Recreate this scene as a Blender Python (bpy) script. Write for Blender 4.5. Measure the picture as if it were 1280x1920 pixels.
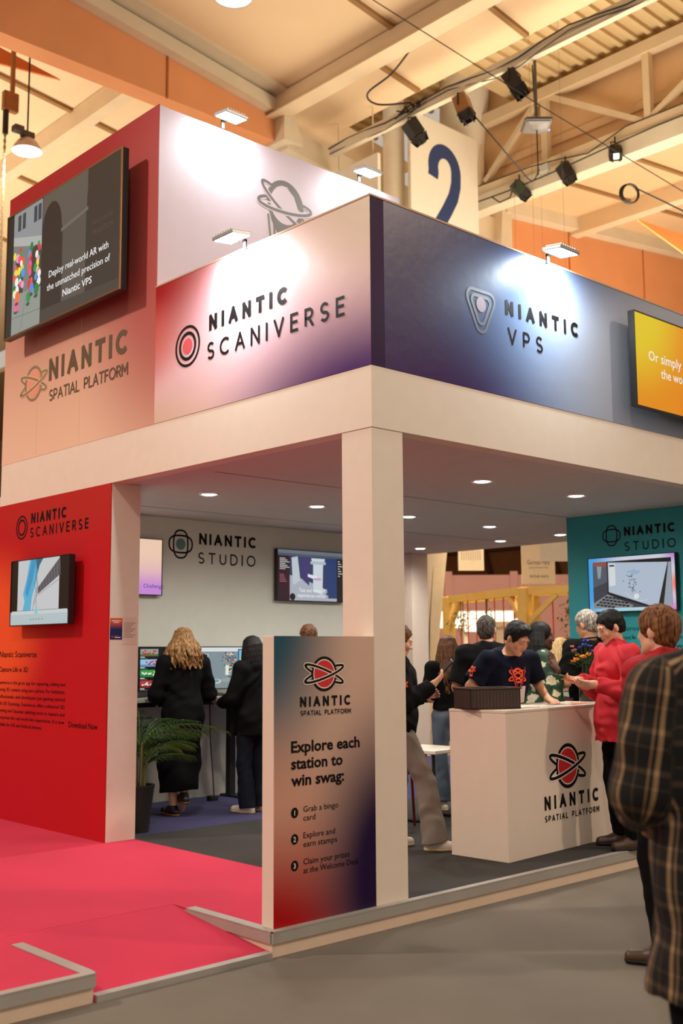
import bpy, bmesh, math, random
import numpy as np
from mathutils import Vector, Matrix
from mathutils.bvhtree import BVHTree

for _o in list(bpy.data.objects):
    bpy.data.objects.remove(_o)
SC = bpy.context.scene
COL = SC.collection
PI = math.pi


def S(r, g, b):
    def f(c):
        c /= 255.0
        return c / 12.92 if c <= 0.04045 else ((c + 0.055) / 1.055) ** 2.4
    return (f(r), f(g), f(b), 1.0)


# ------------------------------------------------------------------ camera
cam_data = bpy.data.cameras.new('camera')
cam = bpy.data.objects.new('camera', cam_data)
COL.objects.link(cam)
SC.camera = cam
YAW, PITCH, ROLL, FPX = 0.821375, 0.124997, -0.0059413, 2062.49
fw = Vector((math.cos(PITCH) * math.cos(YAW), math.cos(PITCH) * math.sin(YAW), math.sin(PITCH)))
rt = Vector((math.sin(YAW), -math.cos(YAW), 0))
up = rt.cross(fw)
rt2 = rt * math.cos(ROLL) + up * math.sin(ROLL)
up2 = -rt * math.sin(ROLL) + up * math.cos(ROLL)
m = Matrix((rt2, up2, -fw)).transposed().to_4x4()
m.translation = Vector((-4.62, -4.69, 1.6))
cam.matrix_world = m
cam_data.sensor_fit = 'VERTICAL'
cam_data.sensor_height = 36.0
cam_data.sensor_width = 24.0
cam_data.lens = FPX / 1920.0 * 36.0
cam_data.clip_start = 0.05
cam_data.clip_end = 300
cam_data.dof.use_dof = True
cam_data.dof.focus_distance = 7.6
cam_data.dof.aperture_fstop = 2.2

# ------------------------------------------------------------------ world, exposure, hall lamps
SC.view_settings.view_transform = 'Standard'
SC.view_settings.look = 'None'
SC.view_settings.gamma = 1.0
SC.view_settings.use_curve_mapping = False
SC.view_settings.exposure = 0.0
world = bpy.data.worlds.new('world')
SC.world = world
world.use_nodes = True
bg = world.node_tree.nodes['Background']
bg.inputs['Color'].default_value = (1.0, 0.86, 0.73, 1)
bg.inputs['Strength'].default_value = 0.53


def light(name, kind, loc, target, energy, color, size=0.5, spot=None, blend=0.5, parent=None):
    d = bpy.data.lights.new(name, kind)
    d.energy = energy
    d.color = color
    if kind == 'AREA':
        d.shape = 'DISK'
        d.size = size
    elif kind == 'SPOT':
        d.shadow_soft_size = size
        d.spot_size = spot
        d.spot_blend = blend
    else:
        d.shadow_soft_size = size
    o = bpy.data.objects.new(name, d)
    COL.objects.link(o)
    loc = Vector(loc)
    if target is not None:
        q = (Vector(target) - loc).to_track_quat('-Z', 'Y')
        o.rotation_euler = q.to_euler()
    o.location = loc
    if parent:
        o.parent = parent
    return o


WARM = (1.0, 0.80, 0.60)
# high bay lamps of the hall, hanging in rows over the aisles around the stand
light('hall_lamp_light', 'SPOT', (9.0, -9.0, 10.5), (1.5, 0.0, 1.5), 2600, WARM, 0.30, 1.0, 0.6)
light('hall_lamp_light', 'SPOT', (-9.0, 7.0, 10.5), (0.0, 2.5, 2.5), 3900, (1.0, 0.84, 0.68), 0.30, 1.0, 0.6)
light('hall_lamp_light', 'SPOT', (-7.5, -7.5, 10.5), (0.0, 0.0, 1.5), 1500, WARM, 0.35, 1.0, 0.6)
# added upward fill that brightens the roof sheets, no fixture there
light('roof_fill_light', 'AREA', (2.0, 17.0, 5.0), (3.0, 17.0, 12.0), 1150, (1.0, 0.84, 0.66), 9.0)
light('roof_fill_light', 'AREA', (17.0, 5.0, 5.0), (17.0, 5.5, 12.0), 800, (1.0, 0.82, 0.62), 8.0)
light('roof_fill_light', 'AREA', (9.5, 4.5, 6.5), (8.5, 5.5, 12.0), 380, (1.0, 0.86, 0.68), 4.0)
# lamps over the aisle beyond the stand
light('aisle_light', 'AREA', (13.0, 9.5, 8.0), (14.0, 10.0, 0.0), 1500, (1.0, 0.82, 0.60), 6.0)

# ------------------------------------------------------------------ materials
MATS = {}


def M(name, rgb, rough=0.6, metal=0.0, var=0.06, bump=0.0, bscale=60.0, scale=8.0, emit=None, spec=None, trans=0.0, alpha=None):
    if name in MATS:
        return MATS[name]
    mt = bpy.data.materials.new(name)
    mt.use_nodes = True
    nt = mt.node_tree
    b = nt.nodes['Principled BSDF']
    c = S(*rgb)
    b.inputs['Base Color'].default_value = c
    b.inputs['Roughness'].default_value = rough
    b.inputs['Metallic'].default_value = metal
    if spec is not None:
        b.inputs['Specular IOR Level'].default_value = spec
    if trans:
        b.inputs['Transmission Weight'].default_value = trans
    tc = nt.nodes.new('ShaderNodeTexCoord')
    if var:
        n = nt.nodes.new('ShaderNodeTexNoise')
        n.inputs['Scale'].default_value = scale
        n.inputs['Detail'].default_value = 4
        r = nt.nodes.new('ShaderNodeMapRange')
        r.inputs[1].default_value = 0.3
        r.inputs[2].default_value = 0.7
        r.inputs[3].default_value = 1 - var
        r.inputs[4].default_value = 1 + var
        mx = nt.nodes.new('ShaderNodeVectorMath')
        mx.operation = 'SCALE'
        mx.inputs[0].default_value = c[:3]
        nt.links.new(tc.outputs['Object'], n.inputs['Vector'])
        nt.links.new(n.outputs['Fac'], r.inputs[0])
        nt.links.new(r.outputs[0], mx.inputs['Scale'])
        nt.links.new(mx.outputs[0], b.inputs['Base Color'])
    if bump:
        n2 = nt.nodes.new('ShaderNodeTexNoise')
        n2.inputs['Scale'].default_value = bscale
        n2.inputs['Detail'].default_value = 3
        bp = nt.nodes.new('ShaderNodeBump')
        bp.inputs['Strength'].default_value = bump
        bp.inputs['Distance'].default_value = 0.01
        nt.links.new(tc.outputs['Object'], n2.inputs['Vector'])
        nt.links.new(n2.outputs['Fac'], bp.inputs['Height'])
        nt.links.new(bp.outputs[0], b.inputs['Normal'])
    if emit:
        b.inputs['Emission Color'].default_value = c
        b.inputs['Emission Strength'].default_value = emit
    MATS[name] = mt
    return mt


def emis(name, rgb, strength=1.0):
    """lit pixels of a screen, or the glowing face of a lamp"""
    if name in MATS:
        return MATS[name]
    mt = bpy.data.materials.new(name)
    mt.use_nodes = True
    b = mt.node_tree.nodes['Principled BSDF']
    b.inputs['Base Color'].default_value = (0.01, 0.01, 0.01, 1)
    b.inputs['Roughness'].default_value = 0.25
    b.inputs['Emission Color'].default_value = S(*rgb)
    b.inputs['Emission Strength'].default_value = strength
    MATS[name] = mt
    return mt


def blob_material(name, base, blobs, rough=0.45, emission=0.0, bump=0.03):
    """soft colour fields printed on a panel: blobs = (centre xyz, radii xyz, rgb, amount)"""
    mt = bpy.data.materials.new(name)
    mt.use_nodes = True
    nt = mt.node_tree
    b = nt.nodes['Principled BSDF']
    b.inputs['Roughness'].default_value = rough
    b.inputs['Specular IOR Level'].default_value = 0.22
    tc = nt.nodes.new('ShaderNodeTexCoord')
    last = nt.nodes.new('ShaderNodeRGB')
    last.outputs[0].default_value = S(*base)
    sock = last.outputs[0]
    for c, r, rgb, amt in blobs:
        sub = nt.nodes.new('ShaderNodeVectorMath')
        sub.operation = 'SUBTRACT'
        sub.inputs[1].default_value = c
        nt.links.new(tc.outputs['Object'], sub.inputs[0])
        mul = nt.nodes.new('ShaderNodeVectorMath')
        mul.operation = 'MULTIPLY'
        mul.inputs[1].default_value = [1.0 / q for q in r]
        nt.links.new(sub.outputs[0], mul.inputs[0])
        ln = nt.nodes.new('ShaderNodeVectorMath')
        ln.operation = 'LENGTH'
        nt.links.new(mul.outputs[0], ln.inputs[0])
        mr = nt.nodes.new('ShaderNodeMapRange')
        mr.interpolation_type = 'SMOOTHSTEP'
        mr.inputs[1].default_value = 0.30
        mr.inputs[2].default_value = 1.0
        mr.inputs[3].default_value = amt
        mr.inputs[4].default_value = 0.0
        nt.links.new(ln.outputs['Value'], mr.inputs[0])
        mx = nt.nodes.new('ShaderNodeMix')
        mx.data_type = 'RGBA'
        nt.links.new(mr.outputs[0], mx.inputs['Factor'])
        nt.links.new(sock, mx.inputs['A'])
        mx.inputs['B'].default_value = S(*rgb)
        sock = mx.outputs['Result']
    if emission:
        b.inputs['Base Color'].default_value = (0.01, 0.01, 0.01, 1)
        b.inputs['Emission Strength'].default_value = emission
        nt.links.new(sock, b.inputs['Emission Color'])
    else:
        nt.links.new(sock, b.inputs['Base Color'])
    if bump:
        n2 = nt.nodes.new('ShaderNodeTexNoise')
        n2.inputs['Scale'].default_value = 9
        bp = nt.nodes.new('ShaderNodeBump')
        bp.inputs['Strength'].default_value = bump
        bp.inputs['Distance'].default_value = 0.02
        nt.links.new(tc.outputs['Object'], n2.inputs['Vector'])
        nt.links.new(n2.outputs['Fac'], bp.inputs['Height'])
        nt.links.new(bp.outputs[0], b.inputs['Normal'])
    MATS[name] = mt
    return mt


# ------------------------------------------------------------------ objects
def link_mesh(name, me, mats, parent=None):
    if not isinstance(mats, (list, tuple)):
        mats = [mats]
    for q in mats:
        me.materials.append(q)
    o = bpy.data.objects.new(name, me)
    COL.objects.link(o)
    if parent:
        o.parent = parent
    return o


def build(name, bm, mats, parent=None, smooth=False, kind=None):
    bmesh.ops.recalc_face_normals(bm, faces=bm.faces[:])
    me = bpy.data.meshes.new(name)
    bm.to_mesh(me)
    bm.free()
    if smooth:
        for p in me.polygons:
            p.use_smooth = True
    o = link_mesh(name, me, mats, parent)
    if smooth == 'auto':
        try:
            me.set_sharp_from_angle(angle=math.radians(40))
        except Exception:
            pass
    if kind:
        o['kind'] = kind
    return o


def struct(name, bm, mats, parent=None, **k):
    return build(name, bm, mats, parent, kind=None if parent else 'structure', **k)


def thing(name, loc, label, cat, group=None, rz=0.0):
    o = bpy.data.objects.new(name, None)
    o.empty_display_size = 0.05
    COL.objects.link(o)
    o.location = loc
    o.rotation_euler = (0, 0, rz)
    tag(o, label, cat, group)
    return o


def tag(o, label, cat, group=None):
    o['label'] = label
    o['category'] = cat
    if group:
        o['group'] = group
    return o


def copy_tree(o, parent=None):
    c = o.copy()
    COL.objects.link(c)
    if parent is not None:
        c.parent = parent
    for ch in list(o.children):
        copy_tree(ch, c)
    return c


def BM():
    return bmesh.new()


def box(bm, lo, hi, mi=0, bev=0.0, mat=None):
    lo = Vector(lo)
    hi = Vector(hi)
    r = bmesh.ops.create_cube(bm, size=1.0)
    vs = r['verts']
    for v in vs:
        v.co = Vector(((lo.x + hi.x) / 2 + v.co.x * (hi.x - lo.x), (lo.y + hi.y) / 2 + v.co.y * (hi.y - lo.y), (lo.z + hi.z) / 2 + v.co.z * (hi.z - lo.z)))
    fs = list({f for v in vs for f in v.link_faces})
    if bev:
        es = list({e for v in vs for e in v.link_edges})
        rb = bmesh.ops.bevel(bm, geom=es, offset=bev, segments=2, affect='EDGES', profile=0.5)
        fs = list({f for f in fs if f.is_valid} | set(rb['faces']))
        vs = list({v for f in fs for v in f.verts})
    for f in fs:
        f.material_index = mi
    if mat is not None:
        for v in vs:
            v.co = mat @ v.co
    return fs


def bar(bm, a, b, w, h, mi=0):
    """a rectangular bar from a to b"""
    a = Vector(a)
    b = Vector(b)
    d = b - a
    q = d.to_track_quat('Z', 'Y').to_matrix().to_4x4()
    q.translation = (a + b) / 2
    L = d.length
    return box(bm, (-w / 2, -h / 2, -L / 2), (w / 2, h / 2, L / 2), mi, mat=q)


def tube(bm, pts, r, n=8, mi=0, caps=True):
    pts = [Vector(p) for p in pts]
    rs = r if isinstance(r, (list, tuple)) else [r] * len(pts)
    rings = []
    prev = None
    for i, p in enumerate(pts):
        if i == 0:
            d = pts[1] - p
        elif i == len(pts) - 1:
            d = p - pts[i - 1]
        else:
            d = pts[i + 1] - pts[i - 1]
        d.normalize()
        if prev is None:
            ref = Vector((0, 0, 1)) if abs(d.z) < 0.9 else Vector((1, 0, 0))
            x = d.cross(ref).normalized()
        else:
            x = (prev - d * prev.dot(d)).normalized()
        prev = x
        y = d.cross(x)
        rings.append([bm.verts.new(p + (x * math.cos(2 * PI * k / n) + y * math.sin(2 * PI * k / n)) * rs[i]) for k in range(n)])
    for a, b in zip(rings[:-1], rings[1:]):
        for k in range(n):
            f = bm.faces.new((a[k], a[(k + 1) % n], b[(k + 1) % n], b[k]))
            f.material_index = mi
    if caps:
        bm.faces.new(rings[0][::-1]).material_index = mi
        bm.faces.new(rings[-1]).material_index = mi
    return rings


def lathe(bm, prof, n=24, mi=0, mat=None):
    """profile of (radius, z)"""
    rings = []
    for r, z in prof:
        if r < 1e-5:
            rings.append([bm.verts.new((0, 0, z))])
        else:
            rings.append([bm.verts.new((r * math.cos(2 * PI * k / n), r * math.sin(2 * PI * k / n), z)) for k in range(n)])
    vs = [v for q in rings for v in q]
    for a, b in zip(rings[:-1], rings[1:]):
        for k in range(n):
            if len(a) == 1 and len(b) == 1:
                continue
            if len(a) == 1:
                f = bm.faces.new((a[0], b[(k + 1) % n], b[k]))
            elif len(b) == 1:
                f = bm.faces.new((a[k], a[(k + 1) % n], b[0]))
            else:
                f = bm.faces.new((a[k], a[(k + 1) % n], b[(k + 1) % n], b[k]))
            f.material_index = mi
    if mat is not None:
        for v in vs:
            v.co = mat @ v.co
    return vs


def smooth_path(pts, n=6):
    """a slack cable through the given points"""
    P = [Vector(p) for p in pts]
    P = [P[0]] + P + [P[-1]]
    out = []
    for i in range(1, len(P) - 2):
        for k in range(n):
            t = k / n
            a, b, c, d = P[i - 1], P[i], P[i + 1], P[i + 2]
            out.append(0.5 * ((2 * b) + (c - a) * t + (2 * a - 5 * b + 4 * c - d) * t * t + (3 * b - a - 3 * c + d) * t ** 3))
    out.append(P[-1])
    return out


def prism(bm, poly, axis, lo, hi, mi=0):
    """extrude a 2-D polygon along axis ('x': poly=(y,z); 'y': (x,z); 'z': (x,y))"""
    def mk(p, t):
        return {'x': (t, p[0], p[1]), 'y': (p[0], t, p[1]), 'z': (p[0], p[1], t)}[axis]
    a = [bm.verts.new(mk(p, lo)) for p in poly]
    b = [bm.verts.new(mk(p, hi)) for p in poly]
    fs = [bm.faces.new(a), bm.faces.new(b[::-1])]
    for i in range(len(poly)):
        j = (i + 1) % len(poly)
        fs.append(bm.faces.new((a[i], b[i], b[j], a[j])))
    for f in fs:
        f.material_index = mi
    return fs


# ------------------------------------------------------------------ flat art: lettering, logos, screen pictures
def arc(cx, cy, rx, ry, a0, a1, n=18):
    return [(cx + rx * math.cos(math.radians(a0 + (a1 - a0) * i / n)), cy + ry * math.sin(math.radians(a0 + (a1 - a0) * i / n))) for i in range(n + 1)]


GLYPH = {
    'N': (0.74, [[(0, 0), (0, 1)], [(0.02, 1), (0.72, 0)], [(0.74, 0), (0.74, 1)]]),
    'I': (0.0, [[(0, 0), (0, 1)]]),
    'A': (0.84, [[(0, 0), (0.42, 1)], [(0.42, 1), (0.84, 0)], [(0.15, 0.33), (0.69, 0.33)]]),
    'T': (0.72, [[(0, 1), (0.72, 1)], [(0.36, 1), (0.36, 0)]]),
    'C': (0.86, [arc(0.5, 0.5, 0.5, 0.5, 45, 315)]),
    'S': (0.6, [arc(0.3, 0.74, 0.28, 0.26, 30, 270) + arc(0.3, 0.24, 0.3, 0.24, 90, -150)]),
    'P': (0.6, [[(0, 0), (0, 1), (0.32, 1)] + arc(0.32, 0.72, 0.28, 0.28, 90, -90) + [(0, 0.44)]]),
    'L': (0.5, [[(0, 1), (0, 0), (0.5, 0)]]),
    'F': (0.52, [[(0, 0), (0, 1), (0.52, 1)], [(0, 0.52), (0.46, 0.52)]]),
    'O': (1.0, [arc(0.5, 0.5, 0.5, 0.5, 0, 360, 32)]),
    'R': (0.62, [[(0, 0), (0, 1), (0.32, 1)] + arc(0.32, 0.73, 0.27, 0.27, 90, -90) + [(0, 0.46)], [(0.3, 0.46), (0.62, 0)]]),
    'M': (0.9, [[(0, 0), (0, 1)], [(0.02, 1), (0.45, 0.3)], [(0.45, 0.3), (0.88, 1)], [(0.9, 1), (0.9, 0)]]),
    'V': (0.8, [[(0, 1), (0.4, 0)], [(0.4, 0), (0.8, 1)]]),
    'E': (0.55, [[(0.55, 1), (0, 1), (0, 0), (0.55, 0)], [(0, 0.52), (0.5, 0.52)]]),
    'U': (0.7, [[(0, 1), (0, 0.35)] + arc(0.35, 0.35, 0.35, 0.35, 180, 360) + [(0.7, 1)]]),
    'D': (0.8, [[(0, 0), (0, 1), (0.3, 1)] + arc(0.3, 0.5, 0.5, 0.5, 90, -90) + [(0, 0)]]),
    ' ': (0.5, []),
}


class Art:
    """flat shapes laid on a plane (origin, u, v, n); several materials, each layer a hair above the last"""

    def __init__(self, origin, u, v, off=0.002):
        self.o = Vector(origin)
        self.u = Vector(u).normalized()
        self.v = Vector(v).normalized()
        self.n = self.u.cross(self.v)
        self.bm = bmesh.new()
        self.mats = []
        self.off = off
        self.layer = 0

    def mi(self, mat):
        if mat not in self.mats:
            self.mats.append(mat)
        return self.mats.index(mat)

    def pt(self, p, lift=0.0):
        return self.o + self.u * p[0] + self.v * p[1] + self.n * (self.off + self.layer * 0.00006 + lift)

    def face(self, pts, mat):
        vs = [self.bm.verts.new(self.pt(p)) for p in pts]
        f = self.bm.faces.new(vs)
        f.material_index = self.mi(mat)
        f.normal_update()
        if f.normal.dot(self.n) < 0:
            f.normal_flip()

    def poly(self, pts, mat):
        self.layer += 1
        self.face(pts, mat)

    def rect(self, x0, y0, x1, y1, mat):
        self.poly([(x0, y0), (x1, y0), (x1, y1), (x0, y1)], mat)

    def ell(self, cx, cy, rx, ry, mat, rot=0.0, n=36):
        self.layer += 1
        c, s = math.cos(rot), math.sin(rot)
        self.face([(cx + rx * math.cos(2 * PI * k / n) * c - ry * math.sin(2 * PI * k / n) * s,
                    cy + rx * math.cos(2 * PI * k / n) * s + ry * math.sin(2 * PI * k / n) * c) for k in range(n)], mat)

    def stroke(self, pts, w, mat, closed=False, same=False):
        if not same:
            self.layer += 1
        pts = [Vector(p) for p in pts]
        if closed and (pts[0] - pts[-1]).length < 1e-6:
            pts = pts[:-1]
        n = len(pts)
        L, R = [], []
        for i in range(n):
            if closed:
                a, b = pts[i - 1], pts[(i + 1) % n]
                d0, d1 = (pts[i] - a), (b - pts[i])
            else:
                d0 = pts[i] - pts[i - 1] if i > 0 else pts[1] - pts[0]
                d1 = pts[i + 1] - pts[i] if i < n - 1 else pts[i] - pts[i - 1]
            if d0.length < 1e-9:
                d0 = d1
            if d1.length < 1e-9:
                d1 = d0
            d0 = d0.normalized()
            d1 = d1.normalized()
            n0 = Vector((-d0.y, d0.x))
            n1 = Vector((-d1.y, d1.x))
            mm = n0 + n1
            if mm.length < 0.2:
                mm = n0
            mm.normalize()
            k = 1.0 / max(0.38, mm.dot(n0))
            L.append(pts[i] + mm * (w / 2 * k))
            R.append(pts[i] - mm * (w / 2 * k))
        rng = range(n if closed else n - 1)
        lv = [self.bm.verts.new(self.pt(p)) for p in L]
        rv = [self.bm.verts.new(self.pt(p)) for p in R]
        mi = self.mi(mat)
        for i in rng:
            j = (i + 1) % n
            try:
                f = self.bm.faces.new((lv[i], rv[i], rv[j], lv[j]))
            except ValueError:
                continue
            f.material_index = mi
            f.normal_update()
            if f.normal.dot(self.n) < 0:
                f.normal_flip()

    def caps(self, text, x0, x1, y0, y1, w, mat):
        """stroke capitals spread from x0 to x1, cap height y0..y1"""
        h = y1 - y0 - w
        ws = [GLYPH[c][0] * h for c in text]
        gap = ((x1 - x0) - w - sum(ws)) / max(1, len(text) - 1)
        x = x0 + w / 2
        self.layer += 1
        for c, gw in zip(text, ws):
            for ln in GLYPH[c][1]:
                q = [Vector((x + p[0] * h, y0 + w / 2 + p[1] * h)) for p in ln]
                if len(q) < 6:
                    q[0] = q[0] + (q[0] - q[1]).normalized() * w * 0.45
                    q[-1] = q[-1] + (q[-1] - q[-2]).normalized() * w * 0.45
                self.stroke(q, w, mat)
            x += gw + gap

    def text(self, s, x, y, h, mat, width=None, bold=0.0, align='L', shear=0.0):
        """ordinary lettering; x,y = start of the baseline, h = capital height"""
        self.layer += 1
        cu = bpy.data.curves.new('t', 'FONT')
        cu.body = s
        cu.size = 1.0
        cu.offset = bold
        cu.resolution_u = 2
        ob = bpy.data.objects.new('t', cu)
        COL.objects.link(ob)
        dg = bpy.context.evaluated_depsgraph_get()
        me = bpy.data.meshes.new_from_object(ob.evaluated_get(dg))
        co = [Vector(v.co) for v in me.vertices]
        if co:
            x0 = min(c.x for c in co)
            x1 = max(c.x for c in co)
            sy = h / 0.72
            sx = (width / (x1 - x0)) if width else sy
            dx = 0 if align == 'L' else -(x1 - x0) * sx / 2
            vs = [self.bm.verts.new(self.pt((x + dx + (c.x - x0) * sx, y + c.y * sy))) for c in co]
            mi = self.mi(mat)
            for p in me.polygons:
                try:
                    f = self.bm.faces.new([vs[i] for i in p.vertices])
                    f.material_index = mi
                    f.normal_update()
                    if f.normal.dot(self.n) < 0:
                        f.normal_flip()
                except ValueError:
                    pass
        bpy.data.objects.remove(ob)
        bpy.data.curves.remove(cu)
        bpy.data.meshes.remove(me)

    def done(self, name, parent=None):
        me = bpy.data.meshes.new(name)
        self.bm.to_mesh(me)
        self.bm.free()
        return link_mesh(name, me, self.mats, parent)


INK = M('black_vinyl', (22, 18, 20), 0.6, var=0.0, spec=0.12)
REDV = M('red_vinyl', (205, 38, 42), 0.5, var=0.0)
PALEV = M('pale_vinyl', (240, 225, 210), 0.5, var=0.0)


def orbit(art, cx, cy, a, b, rot, w, mat, R, gap=None, hide=None):
    """an orbit ring round a planet of radius R: the far half is hidden behind the planet"""
    c, s = math.cos(rot), math.sin(rot)
    pts = []
    n = 64
    runs, cur = [], []
    for k in range(n + 1):
        t = 2 * PI * k / n
        ex, ey = a * math.cos(t), b * math.sin(t)
        p = (cx + ex * c - ey * s, cy + ex * s + ey * c)
        behind = hide(t) and math.hypot(p[0] - cx, p[1] - cy) < R
        if behind:
            if len(cur) > 1:
                runs.append(cur)
            cur = []
        else:
            cur.append(p)
    if len(cur) > 1:
        runs.append(cur)
    for r in runs:
        if gap:
            art.stroke(r, w + gap, gap_mat(art), same=False)
    for r in runs:
        art.stroke(r, w, mat)


def gap_mat(art):
    return art.gapm


def planet_logo(art, cx, cy, R, ink, red, pale, filled=True):
    art.gapm = pale
    if filled:
        art.ell(cx, cy, R, R * 1.0, ink)
        art.ell(cx, cy, R * 0.84, R * 0.84, pale)
        art.ell(cx, cy, R * 0.78, R * 0.78, red)
    else:
        art.stroke(arc(cx, cy, R * 0.92, R * 0.92, 0, 360, 40), R * 0.15, ink, closed=True)
        art.ell(cx, cy, R * 0.76, R * 0.76, red)
    for rot, hide in ((-0.33, lambda t: PI < t < 2 * PI), (0.28, lambda t: 0 < t < PI)):
        orbit(art, cx, cy, R * 1.55, R * 0.24, rot, R * 0.14, ink, R, R * 0.10, hide)


def ring_logo(art, cx, cy, r, ink, core):
    art.stroke(arc(cx, cy, r * 0.94, r * 0.94, 0, 360, 44), r * 0.13, ink, closed=True)
    art.stroke(arc(cx, cy, r * 0.62, r * 0.62, 0, 360, 36), r * 0.16, ink, closed=True)
    if core:
        art.ell(cx, cy, r * 0.38, r * 0.38, core)


def tri_logo(art, cx, cy, r, ink, core):
    def rt_(sc, rad):
        pts = []
        for k, a in enumerate((150, 30, -90)):
            x = cx + sc * r * math.cos(math.radians(a))
            y = cy + sc * r * math.sin(math.radians(a)) * 1.15
            pts += arc(x, y, rad * r, rad * r, a + 60, a - 60, 8)
        return pts
    art.stroke(rt_(0.62, 0.34), r * 0.13, ink, closed=True)
    art.stroke(rt_(0.42, 0.22), r * 0.14, ink, closed=True)
    if core:
        art.ell(cx, cy + 0.12 * r, r * 0.30, r * 0.32, core)


def atom_logo(art, cx, cy, r, ink, core):
    for rx, ry in ((1.0, 0.62), (0.62, 1.0)):
        pts = []
        for k in range(48):
            t = 2 * PI * k / 48
            e = 0.75
            pts.append((cx + r * rx * math.copysign(abs(math.cos(t)) ** e, math.cos(t)), cy + r * ry * math.copysign(abs(math.sin(t)) ** e, math.sin(t))))
        art.stroke(pts, r * 0.13, ink, closed=True)
    if core:
        art.ell(cx, cy, r * 0.42, r * 0.42, core)


class Words:
    """lines of lettering on one plane: every line becomes a part of its own"""

    def __init__(self, origin, u, v, off=0.002):
        self.k = (origin, u, v, off)
        self.lines = []

    def caps(self, *a, **k):
        q = Art(*self.k)
        q.caps(*a, **k)
        self.lines.append(q)

    def text(self, *a, **k):
        q = Art(*self.k)
        q.text(*a, **k)
        self.lines.append(q)

    def done(self, name, parent):
        for q in self.lines:
            q.done(name, parent)
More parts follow.
